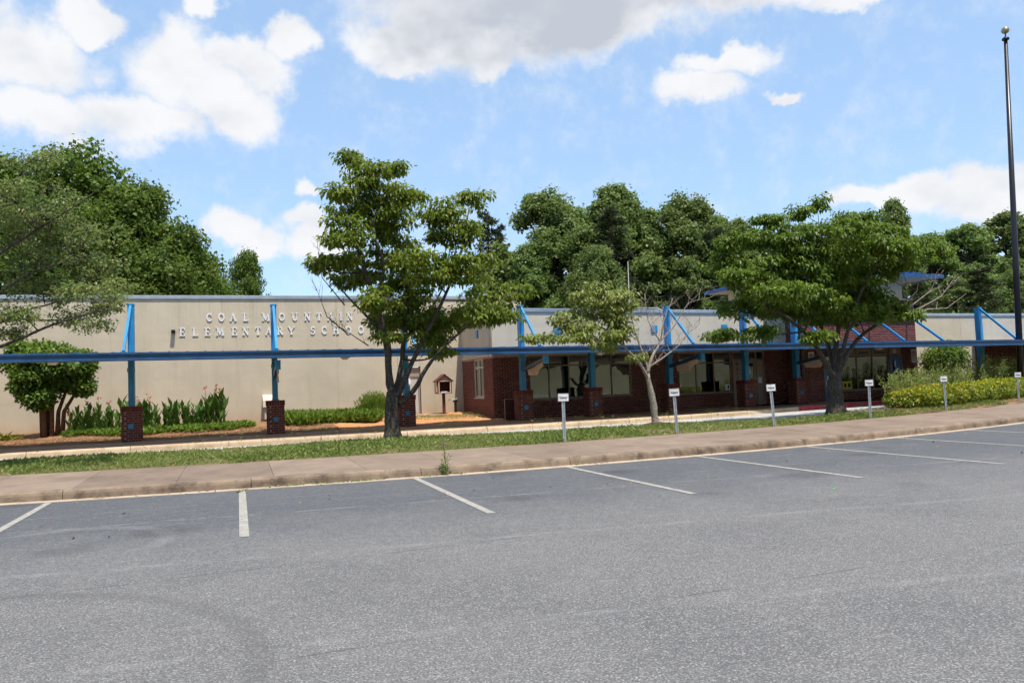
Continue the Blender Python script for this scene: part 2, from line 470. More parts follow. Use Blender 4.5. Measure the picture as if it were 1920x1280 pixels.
MAT['frame'] = mat_simple('bronze_window_frame', (.22, .16, .12), .5, .1, 3, .4)
MAT['frame_pale'] = mat_simple('pale_window_frame', (.44, .38, .32), .6, .1, 3, .4)
MAT['glass'] = make_glass('window_glass')
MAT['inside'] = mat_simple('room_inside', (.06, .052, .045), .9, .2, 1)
MAT['blind'] = mat_simple('window_blind', (.22, .21, .155), .8, .1, 2)
MAT['panel'] = mat_simple('taupe_door_panel', (.30, .235, .18), .6, .06, 2)
MAT['grey_door'] = mat_simple('pale_steel_door', (.47, .43, .37), .6, .06, 2)
MAT['white'] = mat_simple('white_paint', (.64, .64, .62), .5, .06, 9, dirt=(.4, .38, .33), dirt_amt=.35, dscale=7)
MAT['letter'] = mat_simple('white_letter_paint', (.66, .65, .63), .5, .05, 5)
MAT['paper'] = mat_simple('white_paper', (.72, .74, .74), .8, .04, 3)
MAT['black'] = mat_simple('black_rubber', (.012, .012, .013), .8, .2, 10)
MAT['ink'] = mat_simple('dark_ink', (.02, .025, .022), .7, .1, 3)
MAT['galv'] = mat_simple('galvanised_steel', (.46, .47, .48), .42, .15, 14, .5, .75)
MAT['yellow'] = mat_simple('yellow_paper', (.62, .5, .02), .8, .05, 3)
MAT['red_ink'] = mat_simple('red_ink', (.5, .02, .03), .6, .1, 3)
MAT['tan_cloth'] = mat_simple('tan_sheet', (.62, .46, .31), .8, .1, 6, bump=.3, bscale=20)
MAT['lamp'] = mat_simple('lamp_diffuser', (.75, .62, .46), .5, .05, 4)
MAT['wood_dark'] = mat_simple('red_brown_wood', (.10, .03, .022), .7, .25, 9, bump=.3)
MAT['wood_pale'] = mat_simple('tan_wood', (.48, .36, .26), .75, .12, 9, bump=.3)
MAT['bronze'] = mat_simple('dark_bronze_pole', (.018, .016, .02), .35, .1, 3, .5, .3)
MAT['ball'] = mat_simple('weathered_gilt', (.36, .30, .18), .35, .25, 20, .5, .8)
MAT['cream'] = mat_simple('cream_plastic', (.66, .57, .42), .6, .06, 3)
MAT['roof_gravel'] = mat_simple('roof_membrane', (.35, .34, .32), .9, .1, 1)
MAT['bark'] = make_bark('dogwood_bark', (.03, .025, .02), (.095, .078, .062), (.15, .15, .115))
MAT['bark_pale'] = make_bark('pale_bark', (.16, .13, .10), (.36, .31, .25), (.3, .32, .24))
MAT['bark_red'] = make_bark('reddish_bark', (.09, .045, .03), (.2, .11, .07))
MAT['bark_dead'] = make_bark('dead_wood', (.22, .17, .14), (.38, .31, .27))
MAT['dogwood'] = mat_leaf('dogwood_leaf', (.07, .125, .010), (.24, .315, .036), .5, .3, .42, .1, (.25, .22, .06))
MAT['dogwood2'] = mat_leaf('dogwood_leaf_dark', (.055, .11, .010), (.20, .275, .03), .5, .3, .42, .1)
MAT['dogwood3'] = mat_leaf('dogwood_leaf_browning', (.11, .16, .025), (.30, .34, .075), .38, .3, .45, .1, (.42, .31, .17))
MAT['cherry'] = mat_leaf('cherry_leaf', (.11, .155, .035), (.26, .30, .085), .5, .35, .4, .1, (.34, .27, .1))
MAT['maple'] = mat_leaf('maple_leaf', (.06, .115, .015), (.175, .24, .038), .44, .25, .5, .35)
MAT['wood_leaf'] = mat_leaf('woodland_leaf', (.10, .155, .034), (.235, .30, .085), .5, .35, .45, .35)
MAT['pine'] = mat_leaf('pine_needle', (.03, .05, .016), (.10, .115, .05), .2, .2, .6, .3)
MAT['shrub_top'] = mat_leaf('shrub_leaf', (.05, .105, .014), (.20, .28, .035), .42, .3, .45, .2)
MAT['hedge'] = mat_leaf('hedge_leaf', (.06, .11, .01), (.36, .37, .02), .4, .35, .4, .12, (.72, .52, .02))
MAT['feather'] = mat_leaf('feathery_leaf', (.15, .20, .04), (.40, .43, .13), .42, .25, .5, .15)
MAT['canna'] = mat_leaf('canna_leaf', (.045, .10, .014), (.13, .22, .035), .42, .4, .35, .15)
MAT['flower'] = mat_leaf('red_petal', (.42, .025, .02), (.6, .07, .045), .3, .2, .5, .1)
MAT['thistle'] = mat_leaf('thistle_petal', (.42, .12, .4), (.55, .25, .52), .3, .2, .5, .1)
MAT['grass'] = mat_leaf('grass_blade', (.13, .185, .035), (.29, .33, .095), .38, .2, .5, .0, (.46, .40, .2))
MAT['ground_cover'] = mat_leaf('juniper_sprig', (.08, .15, .018), (.24, .34, .05), .38, .2, .5, .15)
MAT['lily'] = mat_leaf('strap_leaf', (.12, .16, .02), (.32, .33, .05), .38, .3, .4, .15, (.42, .36, .1))

# ------------------------------------------------------------------ the lie of the land


def kx(x):
    """front kerb line of the sidewalk, gently bowed"""
    f = lambda t: 0.0095 * (t - 5.4) ** 2 - 0.35
    if x > 26: return f(26) + (x - 26) * 0.39
    if x < -9: return f(-9) + (-9 - x) * 0.27
    return f(x)


def kf(x):
    """kerb of the covered walk"""
    t = min(max(x, -10), 24)
    return 9.55 + 0.005 * (t - 6) ** 2


def zw(x): return 0.245 + 0.007 * max(0, min(x, 30) - 14)          # covered walk
def zl(x): return zw(x) - 0.145                                    # drop-off lane
def crest(x): return max(5.75 - 0.125 * max(0, x - 2), kx(x) + 3.45)
def cz(x): return -0.0065 * (x + 2.65)                             # fall of the canopy


def frange(a, b, d):
    n = max(1, int(round((b - a) / d)))
    return [a + (b - a) * i / n for i in range(n + 1)]


def ribbon(x0, x1, prof, cur, zf=lambda x: 0, step=.6):
    """extrude a profile [(dy,z)] along x on the line y = cur(x)"""
    xs = frange(x0, x1, step); n = len(prof); v = []; f = []
    for x in xs:
        for dy, z in prof: v.append((x, cur(x) + dy, z + zf(x)))
    for i in range(len(xs) - 1):
        for j in range(n):
            j2 = (j + 1) % n
            f.append((i * n + j, i * n + j2, (i + 1) * n + j2, (i + 1) * n + j))
    f.append(tuple(range(n))); f.append(tuple(range((len(xs) - 1) * n + n - 1, (len(xs) - 1) * n - 1, -1)))
    m = MB(); m.v = v; m.f = f
    return m


# open ground with a grassy bank rising behind the car park
gx = np.linspace(-420, 420, 85); gy = np.concatenate([np.linspace(-420, -70, 15), np.linspace(-66, -30, 10), np.linspace(-25, 420, 30)])
gv = []
for y in gy:
    for x in gx:
        t = min(1, max(0, (-34 - y) / 26)); z = -0.08 + t * t * (3 - 2 * t) * (6.5 + 1.2 * math.sin(x * .03))
        gv.append((x, y, z))
nx = len(gx)
gf_ = [(j * nx + i, j * nx + i + 1, (j + 1) * nx + i + 1, (j + 1) * nx + i) for j in range(len(gy) - 1) for i in range(nx - 1)]
tag(obj('ground', mesh_np('ground', gv, gf_, smooth=True), MAT['field']), kind='structure')

XS = frange(-45, 60, .75)
lot = tag(sheet('parking_lot', XS, [lambda x: (-33, 0), lambda x: (-14, 0), lambda x: (kx(x) - .17, 0), lambda x: (kx(x) + .1, -.01)], MAT['asphalt']), kind='structure')
for n in range(-4, 9):                                              # bay markings, 2.74 m apart
    x = 2.74 * n
    m = MB(); L = 4.5 + .05 * random.uniform(-1, 1)
    y1 = kx(x) - .2
    w = .05
    pts = frange(-4.6, y1, .5)
    for a, b in zip(pts[:-1], pts[1:]): m.quad((x - w, a, .005), (x + w, a, .005), (x + w, b, .005), (x - w, b, .005))
    m.build('painted_line', MAT['line'], lot)

gut = tag(empty('gutter', (0, 0, 0)), kind='structure')
for x in frange(-30, 44, 3.7)[:-1]:
    ribbon(x + .006, x + 3.69, [(-.19, -.02), (-.19, .006), (.02, .012), (.02, -.02)], kx).build('gutter_pan', MAT['gutter'], gut)
krb = tag(empty('kerb', (0, 0, 0)), kind='structure')
rk = random.Random(3)
x = -30.0
while x < 44:
    w = 2.74
    nick = rk.uniform(.002, .006)
    ribbon(x + nick, x + w - nick, [(0, -.02), (.014, .09), (.03, .128), (.06, .146), (.165, .152), (.165, -.02)], kx, step=.35).build('kerb_stone', MAT['kerb'], krb, smooth=False)
    x += w
sw = tag(empty('sidewalk', (0, 0, 0)), kind='structure')
x = -29.3
while x < 44:
    ribbon(x + .003, x + 1.487, [(.178, .02), (.178, .150), (.2, .156), (2.93, .19), (2.95, .184), (2.95, .02)], kx).build('slab', MAT['walk'], sw)
    x += 1.49
tag(sheet('sidewalk_bed', XS, [lambda x: (kx(x) + .02, .09), lambda x: (kx(x) + 2.97, .12)], MAT['soil']), kind='structure')

XG = frange(-45, 40, .5)
tag(sheet('grass_bank', XG, [lambda x: (kx(x) + 2.94, .10), lambda x: (kx(x) + 2.96, .185), lambda x: (min(kx(x) + 3.5, crest(x) - .05), .25), lambda x: (crest(x), .29), lambda x: (crest(x) + .35, .24), lambda x: (crest(x) + .8, zl(x) - .02)], MAT['soil']), kind='structure')
tag(sheet('drop_off_lane', frange(-45, 30, .75), [lambda x: (crest(x) + .3, zl(x)), lambda x: (7.5, zl(x) + .02), lambda x: (kf(x) + .05, zl(x))], MAT['lane']), kind='structure')

fk = tag(empty('covered_walk_kerb', (0, 0, 0)), kind='structure')
x = -30.3
while x < 27:
    m = ribbon(x + .008, x + 2.492, [(0, -.17), (.012, -.05), (.03, -.012), (.06, 0), (.165, .003), (.165, -.17)], kf, zw)
    o = m.build('kerb_stone', MAT['farkerb'], fk)
    if x + 1.25 > 19.4:
        o.data.materials.append(MAT['red_paint'])
        for p in o.data.polygons:
            if p.normal.y < -.3: p.material_index = 1
        o['label'] = 'red painted kerb stone of the fire lane'
    x += 2.5
for tx, body in ((21.1, 'NO PARKING'), (23.2, 'NO PARKING')):
    text_mesh('kerb_lettering', body, .115, MAT['line'], (tx, kf(tx) - .008, zw(tx) - .085), (R(85), 0, math.atan(.01 * (tx - 6))), fk, .001)
pw = tag(empty('covered_walk', (0, 0, 0)), kind='structure')
x = -30.3
while x < 44:
    back = 12.72 if x < 8.6 else (14.17 if x < 22 else (13.07 if x < 28 else 12.72))
    y0 = lambda t: kf(t) + .17
    xs = (x + .006, x + 1.82)
    z = [zw(t) for t in xs]
    m = MB(); a, b = xs
    m.add([(a, y0(a), 0), (b, y0(b), 0), (b, back, 0), (a, back, 0), (a, y0(a), z[0]), (b, y0(b), z[1]), (b, back, z[1]), (a, back, z[0])],
          [(3, 2, 1, 0), (4, 5, 6, 7), (0, 1, 5, 4), (1, 2, 6, 5), (2, 3, 7, 6), (3, 0, 4, 7)])
    m.build('slab', MAT['porch'], pw)
    x += 1.826


def bedz(x, y):
    t = min(1, max(0, (y - 12.7) / 4.5))
    return .235 + t * .24 + .02 * math.sin(x * 1.7 + y) * t


XB = frange(-30, 9.1, .35)
bed_rows = [(lambda x, y=y: (y, bedz(x, y) + .03 * math.sin(x * 3.1 + y * 4) * (1 if y > 13 else 0))) for y in frange(12.72, 18.35, .4)]
tag(sheet('planting_bed', [x for x in XB if x <= 3.3], bed_rows, MAT['straw']), kind='structure')
tag(sheet('clay_bed', [3.1 + .3 * i for i in range(21)], [(lambda x, r=r: (r(x)[0], r(x)[1] - (.012 if x < 3.2 else 0))) for r in bed_rows], MAT['clay']), kind='structure')


def rz_(x, y): return .2 + .07 * min(1, max(0, (y - kx(x) - 2.95) / 1.2))


rb_rows = [(lambda u, t=t: ((kx(u) + 2.97) * (1 - t) + 12.6 * t, .19 + .1 * min(1, t * 5) + .02 * math.sin(u * 2 + t * 9))) for t in frange(0, 1, .08)]
rbv = []; rbx = frange(18.4, 46, .4)
for r in rb_rows:
    for u in rbx:
        y, z = r(u); xx = u + max(0, y - 4.6) * .98 * max(0, 1 - (u - 18.4) / 8); rbv.append((xx, y if y < kf(xx) - .02 else (y if xx > 26 else kf(xx) - .02), z))
nn = len(rbx)
tag(obj('shrub_bed', mesh_np('shrub_bed', rbv, [(j * nn + i, j * nn + i + 1, (j + 1) * nn + i + 1, (j + 1) * nn + i) for j in range(len(rb_rows) - 1) for i in range(nn - 1)], smooth=True), MAT['straw']), kind='structure')
ps = MB().box(5.55, 7.6, 16.1, 18.2, .1, .475).build('door_pad', MAT['porch'], None, bevel=.012)
tag(ps, kind='structure')

# ------------------------------------------------------------------ bricks
BRICK_L, BRICK_H, JOINT = .2, .064, .011
_bm = MB().box(-.5, .5, -.5, .5, -.5, .5).mesh('brick', bevel=0)
_bm.materials.append(MAT['brick'])


def brick_rows(u0, u1, z0, z1, openings, odd=0):
    """list of (ua, ub, za, zb) for a running bond that leaves the openings free"""
    out = []; z = z0; r = odd
    while z + BRICK_H <= z1 + .004:
        zc = z + BRICK_H / 2
        free = [(u0, u1)]
        for a, b, c, d in openings:
            if c - .01 < zc < d + .01:
                nf = []
                for s, e in free:
                    if b <= s or a >= e: nf.append((s, e)); continue
                    if a > s: nf.append((s, a))
                    if b < e: nf.append((b, e))
                free = nf
        step = BRICK_L + JOINT
        u = u0 - (step / 2 if r % 2 else 0)
        while u < u1:
            for s, e in free:
                a = max(u, s); b = min(u + BRICK_L, e)
                if b - a > .03: out.append((a, b, z, z + BRICK_H))
            u += step
        z += BRICK_H + JOINT; r += 1
    return out


def brick_wall(parent, origin, udir, ndir, u0, u1, z0, z1, openings, single=0, order=None, thick=.2):
    """wall part: mortar core with openings, bricks standing 9 mm proud; `single` of them as objects, the rest joined"""
    O = Vector(origin); U = Vector(udir); N = Vector(ndir)
    P = lambda u, n, z: tuple(O + U * u + N * n + Vector((0, 0, z)))
    us = sorted({u0, u1, *[q for o in openings for q in (max(u0, o[0]), min(u1, o[1]))]})
    zs = sorted({z0, z1, *[q for o in openings for q in (max(z0, o[2]), min(z1, o[3]))]})
    m = MB()
    for a, b in zip(us[:-1], us[1:]):
        for c, d in zip(zs[:-1], zs[1:]):
            uc, zc = (a + b) / 2, (c + d) / 2
            if any(o[0] < uc < o[1] and o[2] < zc < o[3] for o in openings): continue
            vs = [P(a, 0, c), P(b, 0, c), P(b, -thick, c), P(a, -thick, c), P(a, 0, d), P(b, 0, d), P(b, -thick, d), P(a, -thick, d)]
            m.add(vs, [(3, 2, 1, 0), (4, 5, 6, 7), (0, 1, 5, 4), (1, 2, 6, 5), (2, 3, 7, 6), (3, 0, 4, 7)])
    wall = m.build('brick_wall', MAT['mortar'], parent)
    br = brick_rows(u0, u1, z0, z1, openings)
    if order: br.sort(key=order)
    rq = random.Random(7)
    rot = Matrix((U, -N, Vector((0, 0, 1)))).transposed().to_euler()
    for a, b, c, d in br[:single]:
        o = bpy.data.objects.new('brick', _bm); link(o, wall)
        pr = rq.uniform(.007, .011)
        o.location = P((a + b) / 2, pr - .02, (c + d) / 2); o.scale = (b - a, .04, d - c); o.rotation_euler = rot
    rest = br[single:]
    if rest:
        v = np.zeros((len(rest) * 8, 3)); f = []; rv = []
        for i, (a, b, c, d) in enumerate(rest):
            pr = rq.uniform(.007, .011)
            v[i * 8:i * 8 + 8] = [P(a, pr, c), P(b, pr, c), P(b, pr, d), P(a, pr, d), P(a, -.005, c), P(b, -.005, c), P(b, -.005, d), P(a, -.005, d)]
            k = i * 8; f += [(k, k + 1, k + 2, k + 3), (k, k + 4, k + 5, k + 1), (k + 1, k + 5, k + 6, k + 2), (k + 2, k + 6, k + 7, k + 3), (k + 3, k + 7, k + 4, k)]
            rv += [rq.random()] * 5
        o = obj('brickwork', mesh_np('brickwork', v, f, rv), MAT['brick'], wall); o['kind'] = 'stuff'
    return wall


# ------------------------------------------------------------------ the school
bld = empty('school_building', (8.95, 18.3, 0.3))
tag(bld, 'long low school in beige stucco and red brick with a blue roofed brick entrance tower', 'building')
bld.matrix_world = Matrix.Translation((0, 0, 0))
bld.location = (0, 0, 0)


def stucco(x0, x1, y0, y1, z0, z1, cuts=(), mat='stucco', cop=True, slope=0.0, name='stucco_wall'):
    """a wall of panels with open joints and a metal coping in lengths"""
    core = MB()
    core.box(x0 + .01, x1 - .01, y0 + .012, y1, z0, z1 - .02 - max(0, -slope * (x1 - x0)) - .05)
    w = core.build(name, MAT[mat], bld)
    xs = [x0, *cuts, x1]
    for a, b in zip(xs[:-1], xs[1:]):
        m = MB(); za, zb = z1 + slope * (a - x0), z1 + slope * (b - x0)
        g = .006
        m.add([(a + g, y0, z0), (b - g, y0, z0), (b - g, y0 + .05, z0), (a + g, y0 + .05, z0), (a + g, y0, za), (b - g, y0, zb), (b - g, y0 + .05, zb), (a + g, y0 + .05, za)],
              [(3, 2, 1, 0), (4, 5, 6, 7), (0, 1, 5, 4), (1, 2, 6, 5), (2, 3, 7, 6), (3, 0, 4, 7)])
        m.build('stucco_panel', MAT[mat], w)
    if cop:
        for a, b in zip(frange(x0, x1, 3.0)[:-1], frange(x0, x1, 3.0)[1:]):
            m = MB(); za, zb = z1 + slope * (a - x0), z1 + slope * (b - x0)
            for (d0, d1, h0, h1) in ((-.05, .32, -.075, .0), (-.065, .34, .0, .05)):
                m.add([(a + .002, y0 + d0, za + h0), (b - .002, y0 + d0, zb + h0), (b - .002, y0 + d1, zb + h0), (a + .002, y0 + d1, za + h0),
                       (a + .002, y0 + d0, za + h1), (b - .002, y0 + d0, zb + h1), (b - .002, y0 + d1, zb + h1), (a + .002, y0 + d1, za + h1)],
                      [(3, 2, 1, 0), (4, 5, 6, 7), (0, 1, 5, 4), (1, 2, 6, 5), (2, 3, 7, 6), (3, 0, 4, 7)])
            m.build('coping', MAT['coping'], w)
    return w


WY = 18.3
MY, TY, RY = 14.2, 13.1, 16.0
# tall left wing: opening for the steel door at 6.2..7.1
stucco(-30, 6.18, WY, WY + .4, .2, 5.33, (-20.6, -12.5, -4.4, 3.75))
stucco(6.18, 7.12, WY, WY + .4, 2.44, 5.33, ())
stucco(7.12, 11.7, WY, WY + .4, .2, 5.33, ())
MB().box(11.7 - .3, 11.7, WY + .4, 30, 2, 5.33).build('parapet_return', MAT['stucco'], bld)
MB().box(-30, 11.4, WY + .4, 34, 5.0, 5.1).build('flat_roof', MAT['roof_gravel'], bld)
# middle block, upper band and its return
stucco(8.95, 22.29, MY, MY + .3, 2.62, 4.38, (13.0, 17.4), slope=-.012)
ret = MB().box(8.95, 9.25, MY + .32, WY, 2.72, 4.37).build('stucco_return', MAT['stucco'], bld)
MB().box(8.9, 9.27, MY + .34, WY - .05, 4.372, 4.45).build('coping', MAT['coping'], ret)
MB().box(8.88, 9.3, MY + .02, WY - .01, 2.62, 2.718).build('soffit_trim', MAT['soffit'], ret)
MB().box(9.26, 22.2, MY + .3, 30, 4.0, 4.1).build('flat_roof', MAT['roof_gravel'], bld)
# right wing
stucco(28.42, 48, RY, RY + .3, .25, 4.25, (34.5, 41), slope=-.006)
MB().box(28.42, 48, RY + .3, 30, 3.6, 3.7).build('flat_roof', MAT['roof_gravel'], bld)

# brick: return of the middle block (window in it), facade, tower
RW = (15.35, 16.65, 1.08, 2.6)
brick_wall(bld, (8.95, 0, 0), (0, -1, 0), (-1, 0, 0), -(WY - .01), -(MY + .003), .24, 2.62, [(-RW[1], -RW[0], RW[2], RW[3])], 300)
W1A = (10.40, 12.95, .93, 2.6); W1B = (13.13, 14.72, .95, 2.6); W2 = (16.9, 19.45, .88, 2.56); D1 = (19.50, 21.12, .26, 2.56)
brick_wall(bld, (0, MY, 0), (1, 0, 0), (0, -1, 0), 8.953, 22.29, .24, 2.62, [W1A, W1B, W2, D1], 0)
TD1 = (23.28, 24.05, .3, 2.13); TW = (24.15, 26.78, .74, 2.52); TD2 = (26.82, 27.52, .3, 2.52)
brick_wall(bld, (0, TY, 0), (1, 0, 0), (0, -1, 0), 22.3, 28.4, .26, 4.66, [TD1, TW, TD2], 0)
brick_wall(bld, (22.3, 0, 0), (0, -1, 0), (-1, 0, 0), -16.0, -(TY + .2), .26, 4.66, [], 0)
brick_wall(bld, (0, RY - .06, 0), (1, 0, 0), (0, -1, 0), 35.3, 47, .26, 2.9, [], 0, thick=.05)
MB().box(28.2, 28.4, TY + .2, 19, .26, 4.66).build('tower_side', MAT['mortar'], bld)
# clerestory and hip roof of the tower
MB().box(22.6, 28.1, TY + .3, 18.6, 4.6, 5.6).build('clerestory_wall', MAT['stucco'], bld)
ev = (21.4, 29.45, 12.4, 18.8)
m = MB(); x0, x1, y0, y1 = ev
rg = [(24.6, 15.6, 6.45), (26.2, 15.6, 6.45)]
m.add([(x0, y0, 5.62), (x1, y0, 5.62), (x1, y1, 5.62), (x0, y1, 5.62), *rg], [(0, 1, 5, 4), (1, 2, 5), (2, 3, 4, 5), (3, 0, 4), (3, 2, 1, 0)])
troof = m.build('tower_roof', MAT['blue_roof'], bld)
MB().box(x0 - .03, x1 + .03, y0 - .04, y0, 5.5, 5.66).build('fascia', MAT['blue_fascia'], troof)
MB().box(x1, x1 + .04, y0, y1, 5.5, 5.66).build('fascia', MAT['blue_fascia'], troof)
MB().box(x0 - .04, x0, y0, y1, 5.5, 5.66).build('fascia', MAT['blue_fascia'], troof)
MB().box(x0 + .02, x1 - .02, y0 + .02, y1 - .02, 5.53, 5.6).build('soffit', MAT['soffit'], troof)
for i in range(18):
    x = x0 + .25 + i * .44
    if x < rg[0][0]: t = (x - x0) / (rg[0][0] - x0)
    elif x > rg[1][0]: t = (x1 - x) / (x1 - rg[1][0])
    else: t = 1
    MB().bar((x, y0, 5.64), (x, y0 + (rg[0][1] - y0) * t, 5.64 + .83 * t), .03, .05).build('roof_seam', MAT['blue_roof'], troof)
for i in range(12):                                                # ribs on the two side slopes
    y = y0 + .3 + i * .52
    t = (y - y0) / (rg[0][1] - y0) if y < rg[0][1] else (y1 - y) / (y1 - rg[0][1])
    MB().bar((x1, y, 5.64), (x1 + (rg[1][0] - x1) * t, y, 5.64 + .83 * t), .03, .05).build('roof_seam', MAT['blue_roof'], troof)
    MB().bar((x0, y, 5.64), (x0 + (rg[0][0] - x0) * t, y, 5.64 + .83 * t), .03, .05).build('roof_seam', MAT['blue_roof'], troof)


def window(origin, U, N, u0, u1, z0, z1, mull, transom=None, fr='frame', blinds=(), fw=.05, sill=True, depth=.06, panel_top=False):
    """window part: frame bars, one pane per light, optional blinds behind some lights"""
    O = Vector(origin); U = Vector(U); N = Vector(N)
    P = lambda u, n, z: O + U * u + N * n + Vector((0, 0, z))

    def bx(m, a, b, n0, n1, c, d):
        vs = [P(a, n0, c), P(b, n0, c), P(b, n1, c), P(a, n1, c), P(a, n0, d), P(b, n0, d), P(b, n1, d), P(a, n1, d)]
        m.add(vs, [(3, 2, 1, 0), (4, 5, 6, 7), (0, 1, 5, 4), (1, 2, 6, 5), (2, 3, 7, 6), (3, 0, 4, 7)])
    m = MB()
    bx(m, u0, u1, -.09, -.03, z0, z0 + fw); bx(m, u0, u1, -.09, -.03, z1 - fw, z1)
    bx(m, u0, u0 + fw, -.091, -.029, z0 + fw, z1 - fw); bx(m, u1 - fw, u1, -.091, -.029, z0 + fw, z1 - fw)
    for q in mull: bx(m, q - fw / 2, q + fw / 2, -.092, -.028, z0 + fw, z1 - fw)
    us = [u0 + fw] + [x for q in mull for x in (q - fw / 2, q + fw / 2)] + [u1 - fw]
    lights = []
    for a, b in zip(us[0::2], us[1::2]):
        if transom:
            bx(m, a, b, -.088, -.032, transom - fw / 2, transom + fw / 2)
            lights += [(a, b, z0 + fw, transom - fw / 2, 0), (a, b, transom + fw / 2, z1 - fw, 1)]
        else: lights.append((a, b, z0 + fw, z1 - fw, 0))
    w = m.build('window', MAT[fr], bld)
    for i, (a, b, c, d, top) in enumerate(lights):
        if top and panel_top:
            k = MB(); bx(k, a, b, -.07, -.05, c, d); k.build('transom_panel', MAT['panel'], w)
        else:
            k = MB(); bx(k, a, b, -.066, -.058, c, d); k.build('pane', MAT['glass'], w)
        if not top and len(us) // 2 > 0 and (i // (2 if transom else 1)) in blinds:
            k = MB(); bx(k, a - .02, b + .02, -.16, -.15, c, d); k.build('blind', MAT['blind'], w)
    if sill:
        k = MB(); bx(k, u0 - .04, u1 + .04, -.10, .035, z0 - .05, z0 - .002); k.build('sill', MAT['frame_pale' if fr == 'frame_pale' else 'frame'], w)
    return w


F = (0, -1, 0)
window((0, MY, 0), (1, 0, 0), F, *W1A, (11.22, 12.05), 2.2, blinds=(0,))
window((0, MY, 0), (1, 0, 0), F, *W1B, (13.88,), 2.2)
window((0, MY, 0), (1, 0, 0), F, *W2, (17.75, 18.6), 2.12, blinds=(0,))
window((8.95, 0, 0), (0, -1, 0), (-1, 0, 0), -RW[1], -RW[0], RW[2], RW[3], (-16.0,), 2.25, fr='frame_pale', blinds=(0, 1), fw=.07)
tw = window((0, TY, 0), (1, 0, 0), F, *TW, (25.05, 25.9), 2.16, panel_top=True)
for tx, body in ((24.62, 'Coal'), (25.48, 'Mountain'), (26.34, 'Elementary')):
    text_mesh('panel_lettering', body, .15, MAT['ink'], (tx, TY + .048, 2.33), (R(90), 0, 0), tw, .001, bold=.003, squeeze=.9)
# dark rooms behind the glass
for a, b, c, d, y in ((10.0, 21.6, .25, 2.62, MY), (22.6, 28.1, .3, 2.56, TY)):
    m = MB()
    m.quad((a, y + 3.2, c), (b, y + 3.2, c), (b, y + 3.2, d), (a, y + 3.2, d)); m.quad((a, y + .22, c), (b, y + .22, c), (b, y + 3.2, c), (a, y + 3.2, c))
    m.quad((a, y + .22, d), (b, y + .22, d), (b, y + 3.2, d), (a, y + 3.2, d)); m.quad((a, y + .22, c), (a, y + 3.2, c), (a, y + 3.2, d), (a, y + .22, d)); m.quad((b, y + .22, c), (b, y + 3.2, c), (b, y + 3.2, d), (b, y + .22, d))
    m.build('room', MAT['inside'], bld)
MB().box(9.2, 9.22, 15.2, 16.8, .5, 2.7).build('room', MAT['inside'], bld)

# glazed entrance beside the second window: left sidelight, door, right sidelight
d0, d1, dz0, dz1 = D1
ent = MB()
for a, b in ((d0, d0 + .05), (20.0, 20.06), (20.68, 20.74), (d1 - .05, d1)): ent.box(a, b, MY + .03, MY + .12, dz0, dz1)
ent.box(d0 + .05, d1 - .05, MY + .032, MY + .118, dz1 - .06, dz1); ent.box(d0 + .05, d1 - .05, MY + .034, MY + .116, 2.16, 2.23)
ent = ent.build('entrance_frame', MAT['frame'], bld)
MB().box(19.55, 20.0, MY + .06, MY + .09, .3, 2.16).build('side_panel', MAT['panel'], ent)
MB().box(20.74, d1 - .05, MY + .06, MY + .09, .3, 2.16).build('side_panel', MAT['panel'], ent)
for a, b in ((19.55, 20.0), (20.06, 20.68), (20.74, d1 - .05)): MB().box(a, b, MY + .07, MY + .078, 2.23, dz1 - .06).build('pane', MAT['glass'], ent)
for i, ch in enumerate('WELCOME'):
    text_mesh('panel_lettering', ch, .17, MAT['ink'], (19.78, MY + .058, 2.03 - i * .2), (R(90), 0, 0), ent, .001, bold=.006)
MB().box(20.80, 20.98, MY + .05, MY + .058, 1.2, 1.45).build('notice', MAT['paper'], ent)
dr = MB()
for a, b, c, e in ((20.065, 20.16, .3, 2.155), (20.58, 20.675, .3, 2.155), (20.16, 20.58, 2.05, 2.155), (20.16, 20.58, .3, 1.3)): dr.box(a, b, MY + .05, MY + .1, c, e)
dr = dr.build('door', MAT['panel'], bld)
MB().box(20.16, 20.58, MY + .07, MY + .078, 1.3, 2.05).build('pane', MAT['glass'], dr)
MB().box(20.26, 20.44, MY + .06, MY + .066, 1.62, 1.92).build('notice', MAT['paper'], dr)
MB().box(20.6, 20.64, MY + .01, MY + .05, 1.1, 1.42).build('handle', MAT['galv'], dr, bevel=.008)

for x0, x1, z0, z1 in (TD1, (26.88, 27.46, .3, 2.13)):
    fr_ = MB(); fr_.box(x0 - .05, x0, TY - .02, TY + .1, z0, z1 + .05); fr_.box(x1, x1 + .05, TY - .02, TY + .1, z0, z1 + .05); fr_.box(x0, x1, TY - .02, TY + .1, z1, z1 + .05)
    d = MB(); pw_ = (x1 - x0); a, b = x0 + pw_ * .24, x1 - pw_ * .36
    d.box(x0, a, TY + .02, TY + .07, z0, z1); d.box(b, x1, TY + .02, TY + .07, z0, z1); d.box(a, b, TY + .02, TY + .07, z0, 1.2); d.box(a, b, TY + .02, TY + .07, 1.95, z1)
    d = d.build('door', MAT['blue_door'], bld); d['label'] = 'bright blue steel door with a narrow glass light'
    fr_.build('frame', MAT['frame'], d)
    MB().box(a, b, TY + .04, TY + .048, 1.2, 1.95).build('pane', MAT['glass'], d)
    MB().box(x0 + .03, x0 + .06, TY - .03, TY + .02, .95, 1.2).build('handle', MAT['galv'], d, bevel=.006)
    MB().box(x0 + .12, x0 + .24, TY + .008, TY + .014, 1.2, 1.38).build('notice', MAT['paper'], d)
tp = MB().box(26.83, 27.51, TY + .04, TY + .07, 2.19, 2.51).build('transom_panel', MAT['panel'], bld)
